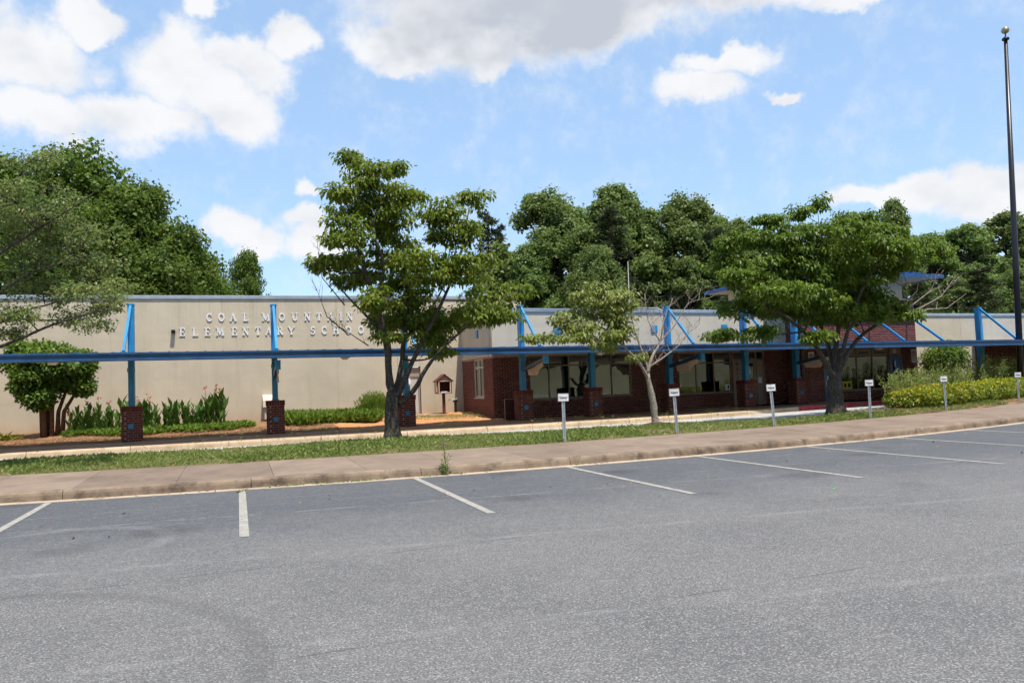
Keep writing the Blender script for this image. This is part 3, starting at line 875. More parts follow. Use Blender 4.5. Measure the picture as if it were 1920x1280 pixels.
MB().lathe([(.11, 0), (.11, .03), (.07, .06), (.0, .07)], (0, 0, 0), 14).build('bulkhead_lamp', MAT['lamp'], tp, smooth=True)
tp.children[0].rotation_euler = (R(90), 0, 0); tp.children[0].location = (27.15, TY + .04, 2.36)

# steel door in the tall wing
sd_ = MB().box(6.42, 7.05, WY + .14, WY + .19, .49, 2.02).build('door', MAT['grey_door'], bld)
m = MB(); m.box(6.2, 6.42, WY + .1, WY + .22, .49, 2.4); m.box(7.05, 7.11, WY + .1, WY + .22, .49, 2.4); m.box(6.42, 7.05, WY + .1, WY + .22, 2.02, 2.4)
m.build('frame', MAT['panel'], sd_)
MB().box(6.5, 6.72, WY + .125, WY + .135, 1.72, 2.08).build('notice', MAT['paper'], sd_)
MB().box(6.5, 6.7, WY + .122, WY + .134, 1.12, 1.66).build('pane', MAT['glass'], sd_)
MB().box(6.52, 6.6, WY + .112, WY + .12, 1.05, 1.45).build('notice', MAT['paper'], sd_)

# blue square accents on the upper walls
for x in (11.6, 15.86, 19.2):
    o = MB().box(x - .14, x + .14, MY - .05, MY - .003, 3.42, 3.7).build('blue_accent_block', MAT['blue_post'], bld, bevel=.006)
MB().box(8.90, 8.947, 15.86, 16.14, 3.42, 3.74).build('blue_accent_block', MAT['blue_post'], bld, bevel=.006)

# scupper in the tall wall
sc_ = MB().tube([(-2.28, WY + .02, 4.02, .075), (-2.28, WY - .2, 4.0, .075)], 12, False).build('drain_spout', MAT['bronze'], bld, smooth=True)
MB().tube([(-2.28, WY + .0, 4.02, .06), (-2.28, WY - .195, 4.0, .06)], 12).build('spout_bore', MAT['black'], sc_)

# ------------------------------------------------------------------ name in raised letters
LET = empty('school_name_sign', (0, WY, 3.6))
tag(LET, 'raised white serif letters reading COAL MOUNTAIN ELEMENTARY SCHOOL on the tall beige wall', 'lettering')


def arc(cx, cy, rx, ry, a0, a1, n=12):
    return [(cx + rx * math.cos(R(a0 + (a1 - a0) * i / n)), cy + ry * math.sin(R(a0 + (a1 - a0) * i / n))) for i in range(n + 1)]


def glyph(ch):
    """strokes (points, width) in a box about 0.8 wide and 1 high: slab serif capitals"""
    T, t, s = .19, .1, .085                                         # thick, thin, serif

    def stem(x, w=T): return [([(x, 0), (x, 1)], w)]
    def ser(x, y, w=.36): return [([(x - w / 2, y), (x + w / 2, y)], s)]
    L, H = s / 2, 1 - s / 2
    if ch == 'I': return stem(.25) + ser(.25, L) + ser(.25, H), .5
    if ch == 'L': return stem(.2) + ser(.2, H) + [([(.02, L), (.68, L)], s), ([(.66, 0), (.66, .28)], t)], .74
    if ch == 'E': return stem(.2) + [([(.02, L), (.68, L)], s), ([(.02, H), (.66, H)], s), ([(.2, .5), (.52, .5)], t), ([(.52, .38), (.52, .62)], t), ([(.66, 0), (.66, .27)], t), ([(.64, .74), (.64, 1)], t)], .74
    if ch == 'T': return stem(.36) + ser(.36, L) + [([(.02, H), (.7, H)], s), ([(.06, .72), (.06, 1)], t), ([(.66, .72), (.66, 1)], t)], .74
    if ch == 'H': return stem(.18) + stem(.66) + ser(.18, L) + ser(.18, H) + ser(.66, L) + ser(.66, H) + [([(.18, .5), (.66, .5)], t)], .84
    if ch == 'N': return [([(.16, 0), (.16, 1)], t), ([(.7, 0), (.7, 1)], t), ([(.14, .97), (.7, .05)], T)] + ser(.16, L, .3) + ser(.1, H, .2) + ser(.7, H, .3), .86
    if ch == 'M': return [([(.14, 0), (.14, 1)], t), ([(.84, 0), (.84, 1)], T), ([(.16, .97), (.49, .12)], T), ([(.49, .12), (.82, .97)], t)] + ser(.14, L, .28) + ser(.84, L, .34) + ser(.08, H, .2) + ser(.9, H, .2), .98
    if ch == 'A': return [([(.12, .0), (.42, .98)], t), ([(.42, .98), (.72, 0)], T), ([(.22, .32), (.62, .32)], .08)] + ser(.12, L, .28) + ser(.72, L, .32), .86
    if ch == 'Y': return [([(.4, 0), (.4, .48)], T), ([(.1, .97), (.4, .46)], T), ([(.72, .97), (.4, .46)], t)] + ser(.4, L) + ser(.1, H, .3) + ser(.72, H, .28), .82
    if ch == 'U': return [([(.17, 1), (.17, .36)], T), (arc(.42, .34, .25, .28, 180, 360), .14), ([(.67, 1), (.67, .34)], t)] + ser(.17, H) + ser(.67, H, .3), .84
    if ch == 'O': return [(arc(.42, .5, .31, .43, 0, 360, 26), .165)], .84
    if ch == 'C': return [(arc(.43, .5, .31, .43, 42, 318, 22), .165), ([(.66, .66), (.66, .98)], t)], .78
    if ch == 'R': return stem(.2) + ser(.2, L) + ser(.2, H, .3) + [([(.2, 1 - .05), (.42, 1 - .05)], t), (arc(.42, .73, .2, .22, 90, -90), .14), ([(.42, .51), (.2, .51)], t), ([(.4, .5), (.7, .04)], T), ([(.6, L), (.82, L)], s)], .84
    if ch == 'S': return [(arc(.36, .73, .22, .215, 40, 270) + arc(.36, .285, .235, .23, 90, -140)[1:], .15), ([(.58, .7), (.58, .98)], t), ([(.1, .02), (.1, .3)], t)], .72
    return [], .5


def letter(ch, x, z, h):
    strokes, w = glyph(ch); m = MB()
    for k, (pts, wd) in enumerate(strokes):
        d0 = -.030 - .0012 * k; n = len(pts); fr = []; closed = (Vector(pts[0]) - Vector(pts[-1])).length < 1e-4
        for i in range(n):
            a = Vector(pts[(i - 1) % (n - 1)] if closed else pts[max(0, i - 1)]); b = Vector(pts[(i + 1) % (n - 1) if closed and i == n - 1 else min(n - 1, i + 1)])
            d = (b - a).normalized(); nn_ = Vector((-d.y, d.x)); p = Vector(pts[i])
            fr.append((p + nn_ * wd / 2, p - nn_ * wd / 2))
        vs = []
        for l, r in fr:
            for q in (l, r):
                vs.append((x + q.x * h * .92, WY + d0, z + q.y * h)); vs.append((x + q.x * h * .92, WY - .002, z + q.y * h))
        fs = []
        for i in range(n - 1):
            o = i * 4; p = o + 4
            fs += [(o, o + 2, p + 2, p), (o, p, p + 1, o + 1), (o + 2, o + 3, p + 3, p + 2), (o + 1, p + 1, p + 3, o + 3)]
        fs += [(0, 1, 3, 2), ((n - 1) * 4, (n - 1) * 4 + 2, (n - 1) * 4 + 3, (n - 1) * 4 + 1)]
        m.add(vs, fs)
    o = m.build('letter', MAT['letter']); o.parent = LET; o.matrix_parent_inverse = Matrix.Translation((0, -WY, -3.6))
    return o


H1 = .31
for ch, x in zip('COAL', (-1.13, -.70, -.28, .2)): letter(ch, x, 4.385, H1)
for ch, x in zip('MOUNTAIN', (.90, 1.53, 2.02, 2.5, 2.97, 3.4, 3.86, 4.16)): letter(ch, x, 4.385, H1)
for ch, x in zip('ELEMENTARY', (-2.08, -1.62, -1.19, -.78, -.23, .17, .64, 1.02, 1.45, 1.88)): letter(ch, x, 3.835, H1)
for ch, x in zip('SCHOOL', (2.72, 3.15, 3.6, 4.1, 4.6, 5.12)): letter(ch, x, 3.835, H1)

# ------------------------------------------------------------------ canopy over the covered walk
PY = 13.0                                                          # post line
CF = 9.5                                                           # canopy front
CAN = empty('walkway_canopy', (0, PY, .3))
tag(CAN, 'long dark blue metal canopy on bright blue posts with raking struts along the school front', 'canopy')
CAN.location = (0, 0, 0)


def slope_z(y): return 2.76 + (y - CF) * .042


for x0, x1, yb in ((-30, 8.93, 12.78), (8.93, 22.28, MY - .01), (22.28, 28.42, TY - .01), (28.42, 35.2, 12.78), (35.2, 46, RY - .07)):
    m = MB()
    vs = []
    for x in (x0, x1):
        for y, dz in ((CF + .02, -.002), (yb, -.002), (yb, -.09), (CF + .02, -.09)): vs.append((x, y, slope_z(y) + cz(x) + dz))
    m.add(vs, [(0, 1, 5, 4), (1, 2, 6, 5), (2, 3, 7, 6), (3, 0, 4, 7), (0, 3, 2, 1), (4, 5, 6, 7)])
    rf = m.build('roof_sheet', MAT['blue_roof'], CAN)
    m = MB()
    vs = []
    for x in (x0, x1):
        for y, z in ((CF + .05, 2.545), (yb - .02, 2.545 + .046 * (yb - CF)), (yb - .02, 2.56 + .046 * (yb - CF)), (CF + .05, 2.56)): vs.append((x, y, z + cz(x)))
    m.add(vs, [(0, 1, 5, 4), (1, 2, 6, 5), (2, 3, 7, 6), (3, 0, 4, 7), (0, 3, 2, 1), (4, 5, 6, 7)])
    m.build('soffit', MAT['soffit'], CAN)
    if yb < 12.8:                                                  # back gutter of the free-standing stretches
        m = MB(); vs = []
        for x in (x0, x1):
            for y, z in ((yb, 2.69), (yb + .05, 2.69), (yb + .05, 2.93), (yb, 2.93)): vs.append((x, y, z + cz(x)))
        m.add(vs, [(0, 1, 5, 4), (1, 2, 6, 5), (2, 3, 7, 6), (3, 0, 4, 7), (0, 3, 2, 1), (4, 5, 6, 7)])
        m.build('back_fascia', MAT['blue_fascia'], CAN)
    for x in frange(x0 + .2, x1 - .15, .46):
        MB().bar((x, CF + .03, slope_z(CF) + cz(x) + .012), (x, yb - .01, slope_z(yb) + cz(x) + .012), .035, .03).build('roof_seam', MAT['blue_roof'], rf)
for x in frange(-30, 46, 6.1)[:-1]:
    x2 = x + 76 / 12
    prof = [(0, 2.545), (-.05, 2.55), (-.05, 2.60), (-.02, 2.615), (-.02, 2.70), (-.06, 2.715), (-.06, 2.765), (0, 2.77)]
    ribbon(x + .002, x2 - .002, prof, lambda t: CF, cz, 3).build('fascia', MAT['blue_fascia'], CAN)

POSTS = [(-11.7, 1, 0), (-7.42, 1, 0), (-3.1, 1, 0), (1.1, 1, 1), (5.39, 1, 0), (9.68, 1, 1), (12.44, 0, 0), (15.75, 1, 1), (19.25, 1, 0), (21.75, 1, 1), (32.1, 1, 0), (38.2, 1, 0)]
for x, tall, flag in POSTS:
    zt = 4.41 - .006 * (x + 3)
    top = zt if tall else 2.62
    m = MB(); m.box(x - .085, x + .085, PY - .045, PY + .045, zw(x) + .9, top)
    m.box(x - .087, x + .087, PY - .13, PY - .045, zw(x) + .9, top - .004); m.box(x - .086, x + .086, PY + .045, PY + .12, zw(x) + .9, top - .004)
    post = m.build('post', MAT['blue_post'], CAN)
    if tall:
        MB().box(x - .1, x + .1, PY - .15, PY + .14, zt, zt + .05).build('post_cap', MAT['blue_post'], post)
        MB().bar((x, PY - .13, zt - .04), (x, 11.2, slope_z(11.2) + cz(x) + .06), .075, .085).build('strut', MAT['blue_post'], CAN)
        MB().box(x - .08, x + .08, 11.08, 11.32, slope_z(11.2) + cz(x) + .0, slope_z(11.2) + cz(x) + .05).build('strut_shoe', MAT['blue_post'], CAN)
    for zb in (zw(x) + .98, 2.35) if tall else (zw(x) + .98,):       # bolted plates
        pb = MB().box(x - .11, x + .11, PY - .142, PY - .132, zb, zb + .13).build('plate', MAT['blue_post'], post)
        bo = MB()
        for bx_ in (-.08, .08):
            for bz_ in (.03, .1): bo.box(x + bx_ - .012, x + bx_ + .012, PY - .152, PY - .142, zb + bz_ - .012, zb + bz_ + .012)
        bo.build('bolts', MAT['galv'], post)
    if flag:
        MB().bar((x, PY - .12, 2.12 + cz(x)), (x, 10.75, 2.42 + cz(x)), .11, .11).build('bracket_arm', MAT['blue_fascia'], CAN)
        MB().box(x - .075, x + .075, 10.62, 10.78, 2.26 + cz(x), 2.54 + cz(x)).build('bracket_end', MAT['blue_post'], CAN)
        m = MB(); vs = []; n = 14
        for i in range(n + 1):
            t = i / n; y = 12.55 - t * 1.45; zt_ = 2.13 + t * .2 + .035 * math.sin(t * 7 + 1) + cz(x); h = .24 + .05 * math.sin(t * 5) + (.06 if .55 < t < .7 else 0)
            for xx in (x + .03 + .03 * math.sin(t * 6), x + .045 + .03 * math.sin(t * 6)):
                vs.append((xx, y, zt_)); vs.append((xx + .015, y - .05, zt_ - h))
        fs = []
        for i in range(n):
            o = i * 4; p = o + 4
            fs += [(o, p, p + 1, o + 1), (o + 2, o + 3, p + 3, p + 2), (o, o + 2, p + 2, p), (o + 1, p + 1, p + 3, o + 3)]
        fs += [(0, 1, 3, 2), (n * 4, n * 4 + 2, n * 4 + 3, n * 4 + 1)]
        m.add(vs, fs); m.build('wavy_tan_sheet', MAT['tan_cloth'], CAN)
for x in (23.9, 25.85, 27.95):                                    # struts anchored in the tower brickwork
    zt = 3.98
    MB().bar((x, TY - .015, zt), (x, 11.3, slope_z(11.3) + cz(x) + .06), .075, .085).build('strut', MAT['blue_post'], CAN)
    MB().box(x - .08, x + .08, 11.18, 11.42, slope_z(11.3) + cz(x), slope_z(11.3) + cz(x) + .05).build('strut_shoe', MAT['blue_post'], CAN)

for x, lab in ((-4.92, 'flush tan canopy lamp at the far left before the shrub tree'), (3.18, 'flush tan canopy lamp left of the spreading centre tree'), (12.1, 'flush tan canopy lamp above the office window'), (24.7, 'flush tan canopy lamp before the tower window')):
    lp = empty('canopy_lamp', (x, 11.5, 2.635 + cz(x))); tag(lp, lab, 'lamp', 'lamps under the canopy')
    MB().box(-.13, .13, -.13, .13, -.03, -.001).build('housing', MAT['frame_pale'], lp)
    m = MB(); m.add([(-.12, -.12, -.03), (.12, -.12, -.03), (.12, .12, -.03), (-.12, .12, -.03), (-.06, -.06, -.085), (.06, -.06, -.085), (.06, .06, -.085), (-.06, .06, -.085)], [(0, 1, 2, 3), (7, 6, 5, 4), (0, 4, 5, 1), (1, 5, 6, 2), (2, 6, 7, 3), (3, 7, 4, 0)])
    m.build('diffuser', MAT['lamp'], lp)

# ------------------------------------------------------------------ brick piers under the posts
PIERW = .54
pier_lab = {-11.7: None, -7.42: None, -3.1: 'brick pier with blue tile among the red cannas', 1.1: 'brick pier with blue tile before the cream vent hood', 5.39: 'brick pier with blue tile right behind the mossy tree trunk',
            9.68: 'brick pier with blue tile at the corner of the brick block', 12.44: 'brick pier with blue tile between the two office windows', 15.75: 'brick pier with blue tile behind the second visitor sign',
            19.25: 'brick pier with blue tile beside the taupe entrance door', 21.75: 'brick pier with blue tile next to the tower corner', 32.1: None, 38.2: None}
core_me = MB().box(-PIERW / 2 + .012, PIERW / 2 - .012, -PIERW / 2 + .012, PIERW / 2 - .012, 0, .94).mesh('core'); core_me.materials.append(MAT['mortar'])
tile_me = MB().box(-.075, .075, -.012, .012, -.075, .075).mesh('blue_tile', bevel=.003); tile_me.materials.append(MAT['blue_post'])
step = BRICK_H + JOINT
for x, tall, flag in POSTS:
    if pier_lab[x] is None: continue
    z0 = zw(x) - .01
    pr_ = empty('brick_pier', (x, PY, z0)); tag(pr_, pier_lab[x], 'pier', 'brick piers under the canopy posts')
    link(bpy.data.objects.new('core', core_me), pr_)
    for r in range(12):
        z = .008 + r * step + BRICK_H / 2
        for side in range(4):
            # pinwheel courses: each side runs from its corner, bond shifted every other course
            u = -PIERW / 2; first = True; mir = -1 if r % 2 else 1
            e = PIERW / 2 - .1
            while u < e - .02:
                L = BRICK_L * (1 if r % 2 else .92); L = min(L, e - u); first = False
                if not (side == 0 and .40 < z < .53 and -.08 < u + L / 2 < .08 and L < .05):
                    b = bpy.data.objects.new('brick', _bm); link(b, pr_)
                    c = mir * (u + L / 2); jit = random.uniform(0, .004)
                    a = side * math.pi / 2
                    px, py = c, -PIERW / 2 + .046 - jit
                    b.location = (px * math.cos(a) - py * math.sin(a), px * math.sin(a) + py * math.cos(a), z)
                    b.rotation_euler = (0, 0, a); b.scale = (L, .092, BRICK_H)
                u += L + JOINT
    for side in range(4):                                          # soldier course on top, a little proud
        for i in range(7):
            u = -PIERW / 2 + .035 + i * (PIERW - .07) / 6
            if i == 6: continue
            b = bpy.data.objects.new('brick', _bm); link(b, pr_); a = side * math.pi / 2
            px, py = u, -PIERW / 2 + .03
            b.location = (px * math.cos(a) - py * math.sin(a), px * math.sin(a) + py * math.cos(a), .008 + 12 * step + .085)
            b.rotation_euler = (0, 0, a); b.scale = (.066, .1, .17)
    MB().box(-PIERW / 2 + .03, PIERW / 2 - .03, -PIERW / 2 + .03, PIERW / 2 - .03, .93, .008 + 12 * step + .165).build('cap', MAT['mortar'], pr_)
    t = bpy.data.objects.new('blue_tile', tile_me); link(t, pr_); t.location = (0, -PIERW / 2 - .002, .47)

# ------------------------------------------------------------------ visitor signs along the sidewalk
plate_me = MB().box(-.125, .125, -.006, .006, .02, .195).mesh('plate', bevel=.002); plate_me.materials.append(MAT['white'])
pm = MB(); pm.box(-.036, -.014, -.012, .012, -.2, 1.0); pm.box(.014, .036, -.012, .012, -.2, 1.0); pm.box(-.016, .016, .004, .014, -.2, 1.0)
post_me = pm.mesh('post'); post_me.materials.append(MAT['galv'])
rim = MB()
for a, b, c, d in ((-.12, .12, .187, .19), (-.12, .12, .025, .028), (-.12, -.117, .028, .187), (.117, .12, .028, .187)): rim.box(a, b, -.0085, -.0065, c, d)
rim_me = rim.mesh('rim'); rim_me.materials.append(MAT['ink'])
bolt_me = MB().lathe([(.009, 0), (.009, .004), (.004, .007)], (0, 0, 0), 8).mesh('bolt'); bolt_me.materials.append(MAT['galv'])
txt0 = None
SG = [(6.82, 'white Visitor sign in front of the office window, nearest the spreading centre tree'), (9.81, 'white Visitor sign just right of the half bare little tree'), (12.87, 'white Visitor sign before the entrance door, left of the thick dark trunk'),
      (16.64, 'white Visitor sign just right of the thick dark trunk'), (20.58, 'white Visitor sign in front of the left part of the yellow green hedge'), (26.17, 'white Visitor sign nearest the flagpole')]
for i, (x, lab) in enumerate(SG):
    y = kx(x) + 3.02
    s = empty('visitor_sign', (x, y, .2)); tag(s, lab, 'sign', 'visitor parking signs')
    s.rotation_euler = (R((-1, 1, -2, .5, -1, 1)[i]), R((.6, -2.2, -1.6, .4, -1.3, .2)[i]), R((-6, -14, -10, -12, -8, -14)[i]))
    link(bpy.data.objects.new('post', post_me), s)
    p = link(bpy.data.objects.new('plate', plate_me), s); p.location = (0, -.022, .87)
    link(bpy.data.objects.new('rim', rim_me), p)
    for bz in (.038, .176):
        b = link(bpy.data.objects.new('bolt', bolt_me), p); b.location = (0, -.006, bz); b.rotation_euler = (R(90), 0, 0)
    if txt0 is None:
        txt0 = text_mesh('lettering', 'Visitor', .086, MAT['ink'], (0, -.0085, .105), (R(90), 0, 0), p, .0008, bold=.0016, squeeze=.82)
    else:
        t = link(txt0.copy(), p)

# no-parking signs on the tower
for x, lab in ((22.62, 'no parking sign on the left corner of the brick tower'), (28.2, 'no parking sign at the right edge of the brick tower')):
    s = empty('no_parking_sign', (x, TY - .02, 1.82)); tag(s, lab, 'sign', 'no parking signs')
    pl = MB().box(-.15, .15, -.005, .005, 0, .6).build('plate', MAT['white'], s, bevel=.002)
    ring = MB()
    for k in range(24):
        a0, a1 = k * 15, k * 15 + 15
        q = [(r_ * math.cos(R(a)), -.0075, .4 + r_ * math.sin(R(a))) for r_, a in ((.125, a0), (.125, a1), (.098, a1), (.098, a0))]
        ring.quad(*q)
    ring.build('red_ring', MAT['red_ink'], pl)
    text_mesh('letter_p', 'P', .2, MAT['ink'], (0, -.0068, .4), (R(90), 0, 0), pl, .0004, bold=.003)
    MB().bar((-.08, -.010, .48), (.08, -.010, .32), .004, .024, (0, 1, 0)).build('red_bar', MAT['red_ink'], pl)
    text_mesh('lettering', 'NO PARKING', .05, MAT['ink'], (0, -.0068, .19), (R(90), 0, 0), pl, .0004)
    text_mesh('lettering', 'FIRE LANE', .05, MAT['ink'], (0, -.0068, .11), (R(90), 0, 0), pl, .0004)
ys = MB().box(24.24, 24.72, TY + .045, TY + .052, .8, 1.12).build('window_notice', MAT['yellow'])
tag(ys, 'yellow paper notice in the lower corner of the tower window', 'notice')
for a, b in ((24.3, 24.42), (24.5, 24.66)): MB().box(a, b, TY + .042, TY + .044, .86, 1.05).build('print', MAT['ink'], ys)
wn_ = MB().box(19.12, 19.36, MY + .045, MY + .052, .96, 1.22).build('window_notice', MAT['paper'])
tag(wn_, 'white paper notice in the corner of the window beside the entrance', 'notice')
MB().box(19.24, 19.31, MY + .042, MY + .044, 1.02, 1.16).build('print', MAT['ink'], wn_)

# floor mats
for x0, x1, y0, y1, lab in ((20.0, 21.9, 12.5, 13.9, 'black rubber mat before the taupe entrance door'), (23.4, 25.6, 11.6, 12.7, 'black rubber mat before the tower window')):
    m = MB(); z = max(zw(x0), zw(x1)) + .002
    m.box(x0, x1, y0, y1, z, z + .012); o = m.build('door_mat', MAT['black'], None, bevel=.004); tag(o, lab, 'mat')
    k = MB()
    for i in range(14): xx = x0 + .08 + i * (x1 - x0 - .16) / 13; k.box(xx - .02, xx + .02, y0 + .06, y1 - .06, z + .012, z + .017)
    k.build('ribs', MAT['black'], o)

# little book box on its post
lb = empty('book_box', (7.85, 17.4, .5)); tag(lb, 'small red brown book box with gabled roof on a post by the beige wall', 'book box')
MB().box(-.055, .055, -.055, .055, -.1, .79).build('post', MAT['wood_dark'], lb, bevel=.006)
m = MB(); m.box(-.3, .3, -.22, .22, .78, .81); m.box(-.3, -.27, -.22, .22, .81, 1.3); m.box(.27, .3, -.22, .22, .81, 1.3); m.box(-.27, .27, .2, .22, .81, 1.3)
m.add([(-.3, .22, 1.3), (.3, .22, 1.3), (0, .22, 1.53), (-.3, .2, 1.3), (.3, .2, 1.3), (0, .2, 1.53)], [(0, 1, 2), (5, 4, 3), (0, 3, 4, 1), (1, 4, 5, 2), (2, 5, 3, 0)])
m.build('case', MAT['wood_dark'], lb)
MB().add([(-.29, -.205, 1.302), (.29, -.205, 1.302), (0, -.205, 1.52), (-.29, -.19, 1.302), (.29, -.19, 1.302), (0, -.19, 1.52)], [(0, 1, 2), (5, 4, 3), (0, 3, 4, 1), (1, 4, 5, 2), (2, 5, 3, 0)]).build('gable', MAT['panel'], lb)
for s in (-1, 1): MB().bar((s * .37, 0, 1.265), (-s * .01, 0, 1.565), .56, .025, (0, 0, 1)).build('roof_board', MAT['wood_dark'], lb)
fr_ = MB()
fr_.box(-.26, -.215, -.235, -.221, .8, 1.3); fr_.box(.215, .26, -.235, -.221, .8, 1.3); fr_.box(-.215, .215, -.235, -.221, .8, .84); fr_.box(-.215, .215, -.235, -.221, 1.27, 1.3)
fr_.build('front_frame', MAT['wood_pale'], lb)
MB().box(-.33, -.305, -.2, .2, .82, 1.28).build('side_board', MAT['wood_pale'], lb)
MB().box(-.12, .13, -.12, .1, .81, .87).build('books', MAT['paper'], lb)
rl = MB().bar((8.02, 17.3, 1.02), (8.55, 17.9, 1.05), .03, .03).build('rail', MAT['white']); 
tag(rl, 'thin white rail between the book box and the dark stub post', 'rail')
st = empty('stub_post', (8.36, 17.5, .5)); tag(st, 'short dark post with a flat head in the corner shadow', 'post')
MB().box(-.045, .045, -.045, .045, -.1, .42).build('shaft', MAT['bronze'], st); MB().box(-.09, .09, -.06, .06, .42, .49).build('head', MAT['bronze'], st)

# cream vent hood on the tall wall
vh = empty('vent_hood', (1.1, WY, .55)); tag(vh, 'cream curved vent hood on the wall behind a brick pier', 'vent hood')
m = MB(); vs = []
pf = [(-.0, .96), (-.14, .94), (-.25, .86), (-.30, .74), (-.30, .48), (-.0, .48)]
for x in (-.24, .24):
    for y, z in pf: vs.append((x, y - .004, z))
n = len(pf); m.add(vs, [tuple(range(n)), tuple(range(2 * n - 1, n - 1, -1))] + [(i, (i + 1) % n, n + (i + 1) % n, n + i) for i in range(n)])
m.build('hood', MAT['cream'], vh, bevel=.012)
MB().box(-.18, .18, -.22, -.004, .02, .47).build('duct', MAT['frame_pale'], vh)
# white board leaning at the brick corner
gate = empty('side_panel_frame', (9.15, 13.6, .25)); tag(gate, 'low pale framed brown panel at the brick block corner', 'panel')
MB().box(.02, .42, -.01, .01, .02, .74).build('board', MAT['wood_dark'], gate)
m = MB(); m.box(0, .02, -.015, .015, 0, .76); m.box(.42, .44, -.015, .015, 0, .76); m.box(.02, .42, -.015, .015, .74, .76); m.build('frame', MAT['frame_pale'], gate)

# drop boxes near the right hand blue door
db = empty('drop_box', (25.05, 10.75, .27)); tag(db, 'black box with a flat lid on a post before the right blue door', 'box')
MB().box(-.05, .05, -.05, .05, 0, .72).build('post', MAT['bronze'], db)
MB().box(-.3, .32, -.22, .22, .72, .95).build('body', MAT['black'], db, bevel=.01)
MB().box(-.36, .38, -.26, .26, .952, .985).build('lid', MAT['frame'], db)
MB().box(.02, .1, -.235, -.222, .74, .84).build('label_plate', MAT['paper'], db)
ac = empty('service_cabinet', (25.85, 10.7, .27)); tag(ac, 'small black fronted cabinet with pale side half hidden by the hedge', 'cabinet')
MB().box(-.25, .25, -.2, .2, .45, .8).build('case', MAT['cream'], ac, bevel=.01)
MB().box(-.22, .1, -.21, -.202, .49, .77).build('front', MAT['black'], ac)
MB().box(-.04, .04, -.04, .04, 0, .45).build('leg', MAT['bronze'], ac)

# flagpole
fp = empty('flagpole', (30.3, 9.8, .2)); tag(fp, 'tall dark bronze flagpole with a ball finial at the right edge', 'flagpole')
MB().tube([(0, 0, 0, .12), (0, 0, 6, .112), (0, 0, 14.4, .07)], 16).build('shaft', MAT['bronze'], fp, smooth=True)
MB().lathe([(.26, 0), (.26, .04), (.19, .12), (.17, .15)], (0, 0, 0), 16).build('base_collar', MAT['bronze'], fp, smooth=True)
MB().lathe([(.06, 14.38), (.13, 14.4), (.14, 14.46), (.06, 14.52), (.025, 14.56), (.025, 14.66)], (0, 0, 0), 16).build('truck', MAT['bronze'], fp, smooth=True)
MB().lathe([(.15 * math.sin(R(a)), 14.8 - .14 * math.cos(R(a))) for a in range(0, 181, 15)], (0, 0, 0), 18).build('ball', MAT['ball'], fp, smooth=True)
MB().tube([(.18, .0, 1.0, .004), (.16, 0, 6, .004), (.11, 0, 14.3, .004)], 5).build('halyard', MAT['frame'], fp)
MB().box(.15, .19, -.015, .015, 1.0, 1.2).build('cleat', MAT['galv'], fp)
fp.rotation_euler = (0, R(2.45), 0)
fp.scale = (1.05, 1.05, 1.05)

# things on the roof
an = MB().tube([(0, 0, 0, .03), (.05, 0, 3.2, .015)], 6).build('antenna_mast', MAT['white']); an.location = (17.9, 20, 4.1)
tag(an, 'thin white mast on the roof of the middle block', 'mast')
hv = empty('roof_duct', (17.2, 18, 4.1)); tag(hv, 'pale pinkish box duct showing above the parapet', 'duct')
MB().box(-1.0, 1.0, -.5, .5, 0, .62).build('casing', MAT['soffit'], hv, bevel=.03); MB().box(-.85, .85, -.54, .54, .64, .68).build('lid', MAT['coping'], hv)
rr_ = empty('roof_guard_rail', (13.6, 18, 4.1)); tag(rr_, 'pale guard rail on the roof above the office windows', 'rail')
MB().bar((-1.0, 0, .5), (0, 0, .66), .03, .03).build('rail_bar', MAT['white'], rr_); MB().bar((0, 0, .66), (.9, 0, .52), .03, .03).build('rail_bar', MAT['white'], rr_)
for u in (-1, 0, .9): MB().bar((u, 0, 0), (u, 0, .64 if u == 0 else .51), .03, .03, (0, 1, 0)).build('upright', MAT['white'], rr_)
gc = MB().lathe([(.017, 0), (.018, .003), (.015, .014), (.0, .016)], (7.13, -5.27, .001), 10).build('bottle_cap', mat_simple('green_plastic', (.02, .5, .12), .4), None, smooth=True)
tag(gc, 'tiny bright green bottle cap lying on the asphalt', 'bottle cap')

# ------------------------------------------------------------------ foliage helpers


def unit(a): return a / np.maximum(np.linalg.norm(a, axis=1, keepdims=True), 1e-6)


def leaf_mesh(name, P, A, N, L, Wd, fold=.18, rnd=None, droop=0.0):
    """one folded leaf (two triangles each side of the midrib) per point"""
    n = len(P); A = unit(A); Sd = unit(np.cross(A, N)); N2 = np.cross(Sd, A)
    L = np.asarray(L).reshape(-1, 1); Wd = np.asarray(Wd).reshape(-1, 1)
    v = np.zeros((n, 4, 3))
    v[:, 0] = P; v[:, 2] = P + A * L - np.array([0, 0, 1.0]) * L * droop
    mid = P + A * L * .48
    v[:, 1] = mid + Sd * Wd + N2 * Wd * fold; v[:, 3] = mid - Sd * Wd + N2 * Wd * fold
    b = np.arange(n)[:, None] * 4
    f = np.concatenate([b + [0, 1, 2], b + [0, 2, 3]], 1).reshape(-1, 3)
    if rnd is None: rnd = RNG.random(n)
    return mesh_np(name, v.reshape(-1, 3), f, np.repeat(rnd, 2))


def rand_dirs(n, up=0.0):
    d = RNG.normal(size=(n, 3)); d[:, 2] += up
    return unit(d)


def bend(a, b, n=4, sag=.0, jit=.06):
    """points from a to b on a slightly wandering line"""
    a = np.array(a, float); b = np.array(b, float); L = np.linalg.norm(b - a); out = []
    off = RNG.normal(size=3) * jit * L
    for i in range(n + 1):
        t = i / n; p = a + (b - a) * t + off * math.sin(math.pi * t); p[2] += sag * L * math.sin(math.pi * t); out.append(p)
    return out


